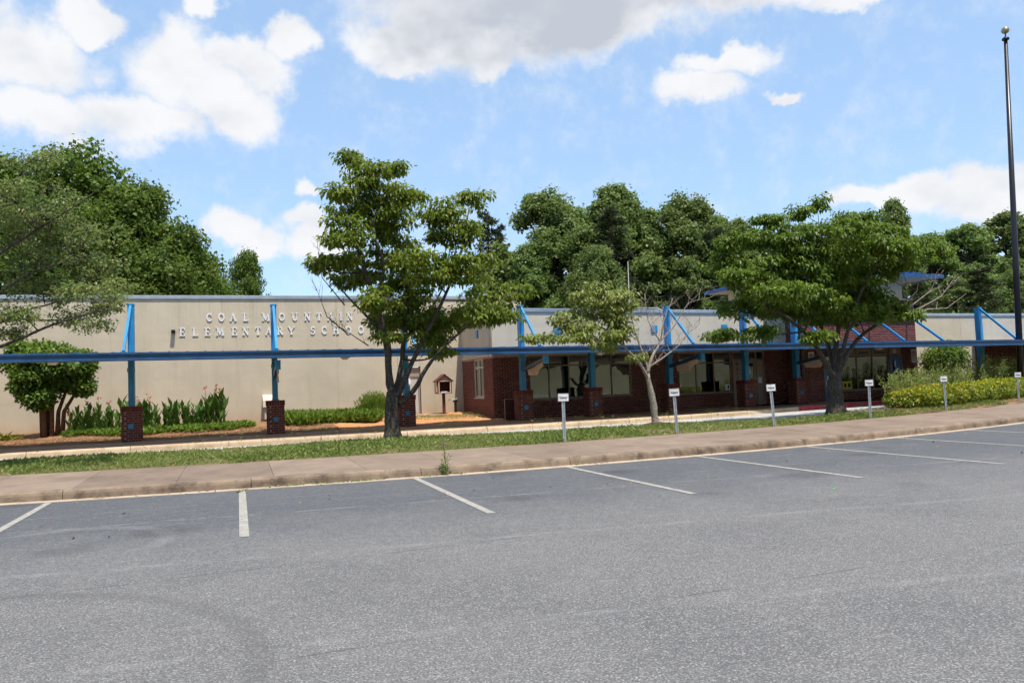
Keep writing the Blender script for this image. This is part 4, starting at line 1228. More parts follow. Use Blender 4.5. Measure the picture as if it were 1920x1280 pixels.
def limb_tube(m, limb, n):
    """smooth the given limb with a few in-between points and add it as a tapering tube"""
    pts = np.array(limb); out = []
    k = len(pts)
    for i in range(k - 1):
        p0, p1, p2, p3 = pts[max(0, i - 1)], pts[i], pts[i + 1], pts[min(k - 1, i + 2)]
        for t in (0, .33, .67):
            q = .5 * ((2 * p1) + (-p0 + p2) * t + (2 * p0 - 5 * p1 + 4 * p2 - p3) * t * t + (-p0 + 3 * p1 - 3 * p2 + p3) * t ** 3)
            q[:3] += RNG.normal(size=3) * .25 * max(q[3], .0) * (.35 if i else .15)
            q[3] = max(.004, q[3]) * (1 + .08 * RNG.normal())
            out.append(tuple(q))
    out.append(tuple(pts[-1]))
    m.tube(out, n)
    return out


def fg_tree(name, label, limbs, clumps, leaf_mat, bark, leaf, per_m3, sub, tip_r, base_flare=True, twigs=None, leafy=True, flat=.45, density=1.0, twig_n=3, curl=.25, out_bias=.5):
    """a tree near the camera: real limbs, a branchlet to every leaf cluster, single leaves"""
    base = limbs[0][0]
    root = empty(name, (base[0], base[1], base[2])); tag(root, label, 'tree')
    inv = Matrix.Translation((-base[0], -base[1], -base[2]))
    wood = MB(); nodes = []
    for i, l in enumerate(limbs):
        l = [list(q) for q in l]
        if i == 0 and base_flare:
            l[0][3] *= 1.35; l[0][2] -= .12
        out = limb_tube(wood, l, 12 if i == 0 else 7)
        if i: nodes += out[2:]
        else: nodes += out[-2:]
    ND = np.array(nodes)
    P = []; A = []; N = []; Rv = []; fine = MB()
    for c in clumps:
        cx, cy, czc, rx, ry, rzz = c
        vol = 4.19 * rx * ry * rzz
        # one bough to the clump, branchlets leave from along it
        q0 = np.array([cx, cy, czc - rzz * .25])
        cost = np.linalg.norm(ND[:, :3] - q0, axis=1) + 1.4 * np.maximum(0, ND[:, 2] - q0[2] + .1)
        j = int(np.argmin(cost)); rb0 = max(.008, min(ND[j, 3] * .7, .035))
        bp = bend(ND[j, :3], q0, 6, -.05, .09)
        fine.tube([(*p, rb0 + (.007 - rb0) * t / 6) for t, p in enumerate(bp)], 5, False)
        loc = np.array([(*p, rb0 + (.007 - rb0) * t / 6) for t, p in enumerate(bp)][2:])
        ns = max(2, int(sub * (rx * ry * rzz) ** (1 / 3) * (1 + rx)))
        for s in range(ns):
            d = RNG.normal(size=3); d /= np.linalg.norm(d); rad = RNG.random() ** .45
            q = np.array([cx + d[0] * rx * rad, cy + d[1] * ry * rad, czc + d[2] * rzz * rad])
            # branchlet from the nearest wood that lies below or level
            cost = np.linalg.norm(loc[:, :3] - q, axis=1) + .6 * np.maximum(0, loc[:, 2] - q[2])
            j = int(np.argmin(cost)); a = loc[j, :3]; r0 = min(loc[j, 3] * .6, tip_r * 1.8)
            pts = bend(a, q, 4, -.06, .08)
            fine.tube([(*p, r0 + (tip_r - r0) * t / 4) for t, p in enumerate(pts)], 4, False)
            srad = RNG.uniform(.13, .27) * (leaf / .09) ** .35
            if not leafy: continue
            nl = max(6, int(per_m3 * density * RNG.uniform(.7, 1.3)))
            # a flattened spray of leaves round the twig end
            for _ in range(twig_n):
                e = q + RNG.normal(size=3) * srad * np.array([.75, .75, .3]); pp = bend(q, e, 2)
                fine.tube([(*p, tip_r * (.9 - .35 * t)) for t, p in enumerate(pp)], 3, False)
            dv = RNG.normal(size=(nl, 3)); dv = unit(dv) * (RNG.random((nl, 1)) ** .4)
            pos = q + dv * np.array([srad, srad, srad * flat]) * 1.25
            ax = dv * np.array([1, 1, .3]) + np.array([0, 0, -out_bias]) + RNG.normal(size=(nl, 3)) * .45
            nm = np.array([0, 0, 1.0]) + dv * .5 + RNG.normal(size=(nl, 3)) * .38
            P.append(pos); A.append(ax); N.append(nm); Rv.append(np.clip(RNG.normal(RNG.uniform(.25, .65), .2, nl), 0, 1))
    o = obj('trunk', wood.mesh('trunk', smooth=True), MAT[bark], root); o.matrix_parent_inverse = inv
    if fine.v:
        o = obj('twigs', fine.mesh('twigs', smooth=True), MAT[bark], root); o.matrix_parent_inverse = inv
    if P:
        P, A, N, Rv = map(np.concatenate, (P, A, N, Rv)); n = len(P)
        L = leaf * RNG.uniform(.7, 1.25, n)
        o = obj('crown', leaf_mesh('crown', P, A, N, L, L * .31, .3, Rv, curl), MAT[leaf_mat], root); o.matrix_parent_inverse = inv
    return root, inv


def bare_twigs(m, limb, n, length, r=.006, up=.4):
    """fine dead side twigs along a limb"""
    pts = np.array(limb)
    for _ in range(n):
        i = RNG.integers(0, len(pts) - 1); t = RNG.random(); p = pts[i] * (1 - t) + pts[i + 1] * t
        d = RNG.normal(size=3); d[2] = abs(d[2]) * .6 + up; d += (pts[-1, :3] - pts[0, :3]) / np.linalg.norm(pts[-1, :3] - pts[0, :3]) * .9
        d /= np.linalg.norm(d); L = length * RNG.uniform(.4, 1.1)
        q = bend(p[:3], p[:3] + d * L, 4, 0, .1)
        m.tube([(*s, r * (1 - .18 * k)) for k, s in enumerate(q)], 4, False)
        for _ in range(2):
            k = RNG.integers(1, 4); d2 = d + RNG.normal(size=3) * .55; d2 /= np.linalg.norm(d2)
            w = bend(q[k], q[k] + d2 * L * .45, 2, 0, .1); m.tube([(*s, r * .55 * (1 - .3 * z)) for z, s in enumerate(w)], 3, False)


D0 = [(-3.81,3.62,6.2,0.52,0.57,0.23),(-3.5,4.13,6.53,0.15,0.3,0.11),(-3.93,3.38,5.4,0.81,0.89,0.45),(-3.64,4.56,5.37,0.98,1.0,0.55),(-3.32,4.91,4.9,1.06,1.0,0.56),(-4.22,5.02,4.78,0.89,0.97,0.66),(-2.88,4.62,4.29,0.78,0.85,0.35),(-3.84,5.03,3.89,1.0,1.0,0.33),(-2.68,3.33,3.52,0.62,0.68,0.23),(-3.95,3.82,3.22,0.62,0.68,0.19),(-3.25,5.04,3.33,0.67,0.74,0.2),(-2.55,4.7,3.52,0.38,0.42,0.18),(-2.35,4.04,3.88,0.27,0.3,0.15),(-4.41,5.0,2.95,0.55,0.6,0.13),(-4.99,4.42,5.29,0.84,0.93,1.16),(-5.27,4.77,3.64,0.85,0.93,0.74),(-2.62,3.83,3.0,0.38,0.42,0.08)]
LIMB0 = [[(-6.02,4.2,0.12,0.24),(-5.98,4.2,0.76,0.217),(-5.95,4.2,1.56,0.193),(-5.87,4.2,2.15,0.17)],[(-5.86,4.2,2.0,0.045),(-4.93,4.2,2.43,0.037),(-4.1,4.1,2.74,0.029),(-3.53,4.0,3.0,0.022),(-2.86,3.9,3.22,0.014),(-2.21,3.9,3.34,0.006)],[(-5.88,4.2,2.0,0.04),(-5.07,4.4,2.97,0.032),(-4.19,4.5,3.34,0.023),(-3.46,4.6,3.56,0.014),(-2.68,4.6,3.96,0.006)],[(-5.88,4.2,2.1,0.05),(-5.3,4.0,3.34,0.041),(-4.5,3.9,4.26,0.032),(-3.67,3.8,4.88,0.024),(-2.93,3.8,5.44,0.015),(-2.55,3.8,5.78,0.006)],[(-5.88,4.2,2.1,0.05),(-5.48,4.3,3.79,0.041),(-4.92,4.5,4.99,0.032),(-4.31,4.6,5.9,0.023),(-3.93,4.6,6.48,0.014),(-3.45,4.6,6.79,0.005)],[(-5.07,4.4,2.97,0.035),(-4.3,4.2,3.78,0.025),(-3.53,4.0,4.18,0.015),(-2.46,3.8,4.49,0.005)],[(-5.07,4.4,2.97,0.04),(-4.36,4.8,3.21,0.029),(-3.83,5.0,3.22,0.017),(-3.36,5.1,3.23,0.006)]]
D1C = [(2.66,5.7,7.26,0.3,0.33,0.14),(3.0,5.07,6.65,0.58,0.63,0.34),(3.75,5.9,7.12,0.27,0.3,0.12),(2.32,4.75,6.17,0.34,0.37,0.23),(3.05,5.45,6.02,0.98,1.0,0.54),(3.67,4.87,6.3,0.32,0.35,0.28),(2.34,4.66,5.12,0.53,0.58,0.4),(3.42,5.46,5.45,0.85,0.94,0.48),(2.32,5.1,4.61,0.64,0.71,0.13),(3.63,6.7,4.86,1.19,1.0,0.58),(2.75,6.42,4.39,0.61,0.67,0.25),(4.31,6.34,6.5,0.32,0.35,0.26),(4.81,5.03,5.8,0.59,0.65,0.38),(5.81,5.79,6.4,0.46,0.51,0.15),(5.1,5.16,5.3,0.67,0.73,0.42),(4.33,4.91,4.45,0.97,1.0,0.47),(3.19,4.75,3.62,0.46,0.51,0.28),(5.37,5.01,4.48,0.66,0.73,0.48),(6.53,6.73,3.96,0.8,0.88,0.39),(7.15,6.49,4.1,0.45,0.5,0.14),(4.09,6.44,3.43,0.9,0.99,0.45),(5.37,6.42,3.28,0.92,1.0,0.37),(5.73,4.96,3.34,0.73,0.8,0.25),(3.41,5.24,2.82,0.27,0.3,0.07),(4.53,6.0,2.77,0.56,0.61,0.17),(3.47,6.26,3.28,0.27,0.3,0.2),(5.08,6.55,2.44,0.35,0.39,0.08),(4.29,6.61,4.08,0.91,1.0,0.46),(6.13,4.71,3.24,0.33,0.36,0.11),(1.84,5.2,4.45,0.11,0.3,0.06)]
LIMB1 = [[(3.55,5.7,0.17,0.2),(3.53,5.7,0.59,0.185),(3.53,5.7,1.05,0.17),(3.57,5.7,1.44,0.155)],[(3.57,5.7,1.24,0.115),(3.48,5.7,1.9,0.098),(3.44,5.7,2.7,0.082),(3.19,5.5,3.6,0.065),(2.81,5.3,4.74,0.048),(2.63,5.3,5.78,0.032),(2.63,5.5,7.01,0.015)],[(3.58,5.7,1.24,0.085),(3.83,5.9,2.03,0.071),(3.94,6.0,2.71,0.057),(4.12,6.2,3.68,0.043),(4.04,6.5,4.97,0.029),(3.84,6.5,6.23,0.015)],[(3.63,5.7,1.24,0.085),(3.98,5.6,2.02,0.071),(4.3,5.5,2.67,0.057),(4.73,5.3,3.51,0.043),(5.23,5.2,4.64,0.029),(5.52,5.1,5.98,0.015)],[(3.71,5.7,1.11,0.075),(4.02,5.4,1.46,0.062),(4.32,5.2,1.99,0.05),(4.72,5.0,2.5,0.037),(5.5,4.9,3.13,0.025),(6.46,5.0,3.78,0.012)],[(3.44,5.7,2.7,0.05),(3.06,6.0,3.32,0.037),(2.65,6.3,3.83,0.023),(2.25,6.5,4.39,0.01)],[(3.94,6.0,2.71,0.05),(4.52,6.5,3.29,0.037),(5.21,6.8,4.18,0.023),(5.5,6.9,5.51,0.01)],[(3.19,5.5,3.6,0.045),(3.31,5.0,4.44,0.033),(3.05,4.8,5.43,0.022),(3.63,5.3,6.74,0.01)]]
D2C = [(9.36,5.63,3.97,0.41,0.45,0.29),(9.76,5.28,3.71,0.46,0.51,0.37),(8.65,5.36,3.76,0.28,0.31,0.23),(9.09,5.75,3.33,0.61,0.67,0.26),(9.52,5.32,3.14,0.52,0.57,0.29),(8.22,5.56,3.17,0.51,0.56,0.17),(7.6,5.9,2.75,0.49,0.53,0.07),(8.07,5.1,2.69,0.58,0.64,0.12),(9.05,5.06,2.67,0.63,0.7,0.2),(9.61,5.23,2.84,0.4,0.44,0.29),(9.38,5.77,2.45,0.41,0.45,0.1),(10.35,5.62,2.16,0.26,0.3,0.09),(9.33,5.24,3.49,0.43,0.47,0.31),(8.49,5.33,2.94,0.51,0.56,0.14)]
LIMB2 = [[(10.76,5.5,0.16,0.105),(10.73,5.5,0.57,0.093),(10.67,5.5,1.09,0.082),(10.57,5.5,1.68,0.07)],[(10.61,5.5,1.5,0.05),(10.26,5.4,2.0,0.041),(9.79,5.3,2.41,0.032),(9.13,5.2,2.92,0.024),(8.36,5.2,3.14,0.015),(7.4,5.1,2.72,0.006)],[(9.79,5.3,2.41,0.03),(9.72,5.4,3.15,0.018),(9.48,5.5,3.88,0.006)],[(10.57,5.5,1.65,0.05),(10.73,5.5,2.11,0.039),(11.08,5.6,2.56,0.028),(11.23,5.6,3.15,0.017),(11.62,5.7,3.76,0.006)],[(10.65,5.5,1.85,0.03),(11.15,5.4,2.17,0.022),(11.52,5.3,2.45,0.013),(12.1,5.2,3.11,0.005)],[(10.61,5.5,1.75,0.035),(10.51,5.6,2.27,0.028),(10.35,5.7,2.87,0.02),(10.33,5.8,3.63,0.013),(10.48,5.8,4.23,0.005)],[(11.08,5.6,2.56,0.022),(10.79,5.7,3.16,0.013),(10.77,5.8,3.93,0.004)],[(11.08,5.6,2.56,0.022),(11.57,5.6,3.0,0.016),(11.97,5.5,3.59,0.01),(12.51,5.5,3.74,0.004)]]
D3C = [(16.43,5.2,6.56,0.18,0.3,0.21),(15.78,5.2,6.29,0.25,0.3,0.18),(14.88,5.48,6.08,0.38,0.42,0.21),(13.99,5.65,5.49,0.64,0.71,0.3),(15.16,5.22,5.52,0.88,0.97,0.39),(16.16,4.36,5.54,0.94,1.0,0.39),(18.27,5.13,5.59,0.91,1.0,0.41),(18.66,4.13,5.09,0.88,0.97,0.4),(22.04,6.33,5.48,0.61,0.67,0.27),(13.78,6.15,4.86,0.64,0.7,0.37),(14.42,5.32,4.42,1.1,1.0,0.55),(15.78,4.68,4.42,1.17,1.0,0.57),(19.52,6.26,4.8,1.14,1.0,0.54),(19.76,5.39,5.09,0.77,0.85,0.36),(14.35,6.19,3.58,0.82,0.9,0.37),(15.93,6.1,3.41,1.0,1.0,0.44),(16.75,5.22,3.31,0.89,0.98,0.37),(18.36,4.98,3.52,0.74,0.82,0.31),(13.21,5.46,2.69,0.55,0.6,0.14),(13.98,5.02,2.69,0.49,0.53,0.18),(15.41,4.32,2.51,0.48,0.53,0.14),(19.08,4.69,3.16,0.48,0.53,0.15),(18.36,6.01,4.06,0.94,1.0,0.42),(13.89,4.01,3.71,0.81,0.89,0.4),(17.33,4.02,4.96,0.86,0.95,0.42),(17.58,5.53,5.23,0.92,1.0,0.51),(15.4,4.63,5.03,0.86,0.94,0.48),(17.5,5.29,4.37,0.91,1.0,0.44),(17.66,5.13,3.22,0.74,0.81,0.34),(15.63,4.79,3.66,0.86,0.95,0.42),(15.27,6.49,3.86,0.76,0.83,0.38),(12.75,4.41,4.2,0.52,0.58,0.28),(17.55,4.97,6.11,0.58,0.64,0.21),(18.2,4.43,5.69,0.51,0.56,0.21)]
LIMB3 = [[(16.64,5.2,0.12,0.27),(16.66,5.2,0.61,0.237),(16.66,5.2,1.08,0.203),(16.71,5.2,1.48,0.17)],[(16.67,5.2,1.24,0.1),(16.15,5.0,1.88,0.083),(15.55,4.8,2.5,0.066),(14.59,4.6,3.11,0.049),(13.56,4.5,3.62,0.032),(12.48,4.4,4.05,0.015)],[(16.7,5.2,1.32,0.11),(16.79,5.2,2.27,0.086),(17.06,5.3,3.24,0.062),(16.91,5.4,4.55,0.039),(16.53,5.3,5.98,0.015)],[(16.74,5.2,1.32,0.09),(17.28,5.3,2.02,0.071),(18.08,5.4,2.67,0.052),(19.49,5.6,3.25,0.034),(20.65,5.7,4.03,0.015)],[(16.74,5.2,1.4,0.08),(16.81,4.9,2.25,0.063),(17.08,4.6,3.48,0.046),(17.57,4.3,4.54,0.029),(18.54,4.2,5.34,0.012)],[(16.71,5.2,1.48,0.08),(16.82,5.6,2.46,0.063),(16.57,5.9,3.63,0.046),(15.83,6.1,4.97,0.029),(15.32,6.1,6.11,0.012)]]
DEAD3 = [[(19.82,5.6,3.25,0.03),(20.61,5.5,3.49,0.022),(21.32,5.4,3.82,0.013),(21.95,5.4,4.43,0.005)],[(19.8,5.6,3.08,0.03),(21.05,5.7,3.43,0.022),(21.85,5.7,3.46,0.013),(22.76,5.7,3.95,0.005)],[(20.05,5.6,3.42,0.022),(21.0,5.5,4.01,0.013),(21.22,5.4,4.51,0.004)]]


cherry, inv0 = fg_tree('cherry_tree', 'small leaved tree reaching in from the left edge over the canopy', LIMB0, D0, 'cherry', 'bark', .07, 42, 25, .004, flat=.6, density=1.0, twig_n=4, curl=.12, out_bias=.3)
dog1, inv1 = fg_tree('dogwood_tree', 'spreading bright green tree with several stems before the beige wall', LIMB1, D1C, 'dogwood', 'bark', .112, 46, 26, .005, flat=.46, curl=.28, out_bias=.55)
tw_ = MB()
for l in ([(2.45, 5.7, 3.6, .016), (1.95, 5.9, 4.3, .01), (1.85, 5.9, 5.2, .004)], [(2.5, 5.7, 2.9, .016), (2.0, 5.5, 3.3, .01), (1.75, 5.4, 4.0, .004)], [(3.0, 5.7, 2.6, .016), (2.4, 5.6, 3.0, .008), (2.1, 5.6, 3.1, .004)]):
    tw_.tube(l, 4, False); bare_twigs(tw_, l, 9, .45, .005)
o = obj('dead_twigs', tw_.mesh('dead_twigs'), MAT['bark'], dog1); o.matrix_parent_inverse = inv1
dog3, inv3 = fg_tree('dogwood_tree', 'broad dark green tree with a thick dark trunk before the brick tower', LIMB3, D3C, 'dogwood2', 'bark', .112, 58, 26, .005, flat=.46, curl=.28, out_bias=.55)
tw_ = MB()
for l in DEAD3: tw_.tube(l, 5, False); bare_twigs(tw_, l, 7, .5, .008, .2)
o = obj('dead_branches', tw_.mesh('dead_branches'), MAT['bark_dead'], dog3); o.matrix_parent_inverse = inv3
dog2, inv2 = fg_tree('dogwood_tree', 'slim half bare young tree with leaves only on its left side', LIMB2, D2C, 'dogwood3', 'bark_pale', .10, 46, 22, .004, flat=.42, curl=.3, out_bias=.6)
tw_ = MB()
for l in LIMB2[3:]: bare_twigs(tw_, l, 16, .75, .007)
o = obj('bare_twigs', tw_.mesh('bare_twigs'), MAT['bark_dead'], dog2); o.matrix_parent_inverse = inv2
mr = MB()
for ti, (tx, ty, r) in enumerate(((LIMB2[0][0][0], LIMB2[0][0][1], .75),)):
    n = 22; vs = [(tx, ty, .36)]
    for i in range(n): a = 2 * math.pi * i / n; vs.append((tx + r * math.cos(a) * RNG.uniform(.85, 1.1), ty - .1 + .7 * r * math.sin(a), .25))
    mr.add(vs, [(0, 1 + i, 1 + (i + 1) % n) for i in range(n)])
mrm = mr.build('mulch_mound', make_ground('dark_mulch', [(.06, .035, .025), (.09, .05, .035), (.12, .07, .05)])); tag(mrm, kind='structure')

# ------------------------------------------------------------------ trees behind the school


def crown_tree(name, seed, height, radius, trunk_h, nlobes, nleaf, leaf, mat, bark, cone=0.0, lobe=.42):
    """template: tapered trunk with limbs and a lobed crown of leaf clumps; returned as two meshes"""
    g = np.random.default_rng(seed)
    wood = MB(); top = height * .92
    wood.tube([(0, 0, -.3, height * .022 + .12), (0, 0, trunk_h, height * .018), (.2, .1, top * .7, height * .008), (.3, 0, top, .03)], 8)
    lobes = []
    for i in range(nlobes):
        t = g.random() ** .8; z = trunk_h + (height - trunk_h) * (t * .93 + .03)
        prof = math.sin(math.pi * min(1, (t * .82 + .16))) ** .7
        if cone: prof = (1 - t) ** .8 * .95 + .12
        rr2 = radius * prof * g.uniform(.45, .85); a = g.uniform(0, 2 * math.pi)
        s = radius * lobe * g.uniform(.65, 1.2) * (1 - .35 * t)
        c = np.array([rr2 * math.cos(a), rr2 * math.sin(a), z]); lobes.append((c, s))
        wood.tube([(.1 * t, .05, max(trunk_h * .7, z - rr2 * .7), .02 + height * .004), (*(c * [.5, .5, 1] - [0, 0, rr2 * .2]), .015 + height * .002), (*c, .015)], 5, False)
    lobes.append((np.array([0, 0, height - radius * .25]), radius * .35))
    P = []; N = []; Rv = []
    wts = np.array([s ** 2 for _, s in lobes]); wts /= wts.sum()
    for (c, s), w in zip(lobes, wts):
        k = int(nleaf * w)
        # leaves sit on small clusters on the lobe's surface
        nc = max(6, int(k / 22)); d = g.normal(size=(nc, 3)); d[:, 2] += .35; d /= np.linalg.norm(d, axis=1, keepdims=True)
        cc = c + d * s * (g.random((nc, 1)) ** .35) * np.array([1, 1, .8])
        idx = g.integers(0, nc, k); off = g.normal(size=(k, 3)) * s * .16
        P.append(cc[idx] + off); N.append(d[idx] * .8 + g.normal(size=(k, 3)) * .55 + np.array([0, 0, .45])); Rv.append(np.clip(g.normal(.45, .16, nc)[idx] + g.normal(size=k) * .12, 0, 1))
    P, N, Rv = map(np.concatenate, (P, N, Rv)); n = len(P)
    A = g.normal(size=(n, 3)); A[:, 2] -= .35
    L = leaf * g.uniform(.6, 1.3, n)
    crown = leaf_mesh('crown', P, A, N, L, L * .46, .25, Rv, .15); crown.materials.append(MAT[mat])
    tr = wood.mesh('trunk', smooth=True); tr.materials.append(MAT[bark])
    return tr, crown


def pine_template(seed, height, radius, bare, nleaf, sparse=1.0):
    g = np.random.default_rng(seed); wood = MB()
    wood.tube([(0, 0, -.3, height * .014 + .08), (0, 0, height * .6, height * .010), (.1, 0, height, .03)], 8)
    P = []; A = []; N = []; Rv = []
    nb = int(34 * sparse)
    for i in range(nb):
        t = bare + (1 - bare) * (i + .5) / nb; z = height * t; rr2 = radius * (1 - ((t - bare) / (1 - bare)) * .75) * g.uniform(.6, 1.05); a = i * 2.4 + g.uniform(-.4, .4)
        e = np.array([rr2 * math.cos(a), rr2 * math.sin(a), z + rr2 * g.uniform(-.08, .2)])
        wood.tube([(0, 0, z, .05), (*(e * .55 + np.array([0, 0, z]) * .45 - [0, 0, .1]), .03), (*e, .012)], 4, False)
        k = int(nleaf / nb)
        nt = 7; u = g.uniform(.35, 1.05, nt); cc = np.array([0, 0, z]) + (e - [0, 0, z]) * u[:, None] + g.normal(size=(nt, 3)) * rr2 * .14 * np.array([1, 1, .35])
        idx = g.integers(0, nt, k)
        d = g.normal(size=(k, 3)); d[:, 2] = d[:, 2] * .6 + .3
        P.append(cc[idx] + d * .16); A.append(d); N.append(g.normal(size=(k, 3))); Rv.append(np.clip(g.normal(.45, .22, k), 0, 1))
    P, A, N, Rv = map(np.concatenate, (P, A, N, Rv)); n = len(P); L = .42 * g.uniform(.6, 1.2, n)
    crown = leaf_mesh('crown', P, A, N, L, L * .12, .1, Rv, .05); crown.materials.append(MAT['pine'])
    tr = wood.mesh('trunk', smooth=True); tr.materials.append(MAT['bark_red'])
    return tr, crown


TPL = {
    'maple_a': crown_tree('a', 1, 14, 5.2, 1.6, 80, 60000, .19, 'maple', 'bark', lobe=.36),
    'maple_b': crown_tree('b', 2, 14, 4.6, 1.4, 74, 54000, .19, 'maple', 'bark', lobe=.36),
    'wood_a': crown_tree('c', 3, 20, 4.6, 3, 80, 46000, .25, 'wood_leaf', 'bark', lobe=.31),
    'wood_b': crown_tree('d', 4, 20, 4.0, 2, 84, 46000, .25, 'wood_leaf', 'bark', lobe=.29),
    'wood_c': crown_tree('e', 5, 20, 5.4, 3, 76, 46000, .26, 'wood_leaf', 'bark', lobe=.33),
    'pine_a': pine_template(7, 18, 3.3, .18, 15000),
    'pine_b': pine_template(8, 20, 2.6, .62, 5200, .55),
}


def far_tree(kind, label, x, y, top, width=1.0, rz=0.0, group='trees behind the school', name=None):
    tr, cr = TPL[kind]; base_h = {'m': 14, 'w': 20, 's': 12}.get(kind[0], 18 if kind == 'pine_a' else 20)
    k = (top - .0) / base_h
    o = empty(name or ('pine_tree' if kind.startswith('pine') else 'broadleaf_tree'), (x, y, 0), rz); tag(o, label, 'tree', group)
    o.scale = (k * width, k * width, k)
    link(bpy.data.objects.new('trunk', tr), o); link(bpy.data.objects.new('crown', cr), o)
    return o


far_tree('maple_a', 'big dark maple at the left edge behind the tall wall, topmost of its clump', -8.9, 38, 16.3, 1.05, .4)
far_tree('maple_b', 'dense dark maple right of the tallest one behind the tall wall', -5.4, 37, 14.2, 1.05, 2.0)
far_tree('maple_a', 'lower dark maple closing the right end of the left hand clump', -3.3, 39, 12.0, .85, 4.1)
far_tree('maple_b', 'dark maple half hidden behind the small leaved tree at the left edge', -13.2, 38, 15.6, 1.15, 1.0)
far_tree('maple_b', 'small rounded tree standing alone right of the dark maples', .75, 43, 11.4, .55, 1.0)
far_tree('pine_b', 'thin bare stemmed pine left of the central wood', 24.5, 62, 19.2, 1.0, .3)
far_tree('pine_b', 'second thin pine close against the first left of the central wood', 25.9, 62.5, 18.0, .75, 2.3)
MID = [('wood_b', 36.6, 66, 20.5, 1.1, 'green tree set back left of the peak of the central wood'), ('wood_c', 44.5, 66, 20.6, 1.0, 'green tree set back right of the peak of the central wood'), ('wood_a', 58.5, 64, 19.0, 1.05, 'green tree between the central wood and the tower roof'), ('wood_c', 30.0, 60, 21.6, .95, 'broad pale green tree forming the left shoulder of the central wood'), ('wood_b', 34.4, 62, 20.6, .95, 'green tree between the left shoulder and the peak of the central wood'),
       ('wood_a', 38.8, 61, 22.8, .95, 'tallest tree of the central wood'), ('wood_b', 42.4, 61, 20.4, .9, 'green tree right of the peak of the central wood'), ('wood_c', 46.6, 60, 22.0, .9, 'round topped tree right of the peak in the central wood'),
       ('wood_b', 50.6, 60, 19.8, .8, 'narrow tree right of the round topped one in the central wood'), ('wood_a', 54.0, 60, 19.4, .9, 'last tree of the central wood, beside the broad dark green tree'), ('wood_a', 27.2, 57, 15.4, .9, 'lower tree at the left foot of the central wood'),
       ('wood_c', 32, 52, 14.5, .8, 'low tree in front of the central wood above the parapet'), ('wood_b', 41.5, 52, 13.5, .85, 'low dark tree behind the thin white mast'), ('wood_c', 49.5, 52, 13.5, .85, 'low tree behind the left eave of the tower')]
for i, (k, x, y, t, w, lab) in enumerate(MID): far_tree(k, lab, x, y, t * .985, w * 1.32, i * 1.3)
far_tree('pine_a', 'brownish pine standing in the middle of the central wood', 34.6, 54.5, 18.2, 1.1, .5)
far_tree('pine_a', 'brownish pine in the right half of the central wood', 46.3, 54.5, 16.6, 1.0, 1.9)
far_tree('pine_a', 'low pine behind the blue tower eave', 43, 48, 9.0, 1.3, 2.9)
RT_ = [('wood_a', 76.5, 60, 22.4, .62, 'slim pale tree rising above the broad dark green crown'), ('wood_c', 70, 62, 19.0, .95, 'woodland tree behind the tower roof'), ('wood_b', 82, 60, 19.2, 1.0, 'first tree of the right hand wood beyond the tower'), ('wood_c', 88.5, 60, 20.6, 1.0, 'pale crowned tree in the middle of the right hand wood'),
       ('wood_a', 95.5, 60, 22.4, 1.0, 'tall tree of the right hand wood behind the flagpole'), ('wood_b', 102, 60, 22.8, 1.0, 'tree of the right hand wood at the right edge of the view'), ('wood_c', 61.5, 62, 18, .95, 'woodland tree hidden behind the broad dark green crown'),
       ('wood_b', 74, 50, 12, 1.0, 'low dark tree right of the tower roof'), ('wood_c', 84, 50, 13, 1.0, 'low dark tree above the right wing')]
for i, (k, x, y, t, w, lab) in enumerate(RT_): far_tree(k, lab, x, y, t * (1 if i == 0 else .96), w * (1.1 if i == 0 else 1.3), i * 1.7 + .5)
far_tree('pine_a', 'dull pine directly right of the tower roof', 60, 42, 9.6, 1.5, .2)
far_tree('pine_a', 'dull pine above the right wing beside the flagpole', 68, 42, 11.0, 1.5, 1.2)
far_tree('pine_a', 'low bushy pine above the parapet of the right wing', 53, 36, 7.4, 1.5, 2.2)
# ------------------------------------------------------------------ shrubs and plants


def leafy_blob(P0, radii, n, leaf, mat, name, parent, up=.5, shell=.75, width=.36, bumps=.2, flat_top=None, seed=0, vert=False, fold=.25, grad=True):
    g = np.random.default_rng(seed)
    d = g.normal(size=(n, 3)); d /= np.linalg.norm(d, axis=1, keepdims=True)
    bd = g.normal(size=(26, 3)); bd /= np.linalg.norm(bd, axis=1, keepdims=True)
    lump = 1 + bumps * (np.max(d @ bd.T, axis=1) - .82) * 3
    rad = (shell + (1 - shell) * g.random(n)) * lump
    inner = g.random(n) < .25; rad[inner] *= g.uniform(.5, .95, inner.sum())
    P = d * rad[:, None] * np.array(radii)
    P[:, 2] = np.maximum(P[:, 2], -radii[2] * .97)
    if flat_top is not None: P[:, 2] = np.where(P[:, 2] > flat_top, flat_top + (P[:, 2] - flat_top) * .35, P[:, 2])
    A = d * .7 + g.normal(size=(n, 3)) * .5
    if vert: A = d * .35 + g.normal(size=(n, 3)) * .25 + np.array([0, 0, 1.0])
    else: A[:, 2] -= .15
    N = d + np.array([0, 0, up]) + g.normal(size=(n, 3)) * .4
    L = leaf * g.uniform(.7, 1.3, n); rv = np.clip(g.normal(.42, .2, n), 0, 1)
    if grad: rv = np.clip(rv + .35 * np.clip(P[:, 2] / radii[2], -.2, 1) * (g.random(n) < .7), 0, 1)   # paler leaf tone towards the top
    o = obj(name, leaf_mesh(name, P + np.array(P0), A, N, L, L * width, fold, rv, .1), MAT[mat], parent)
    return o


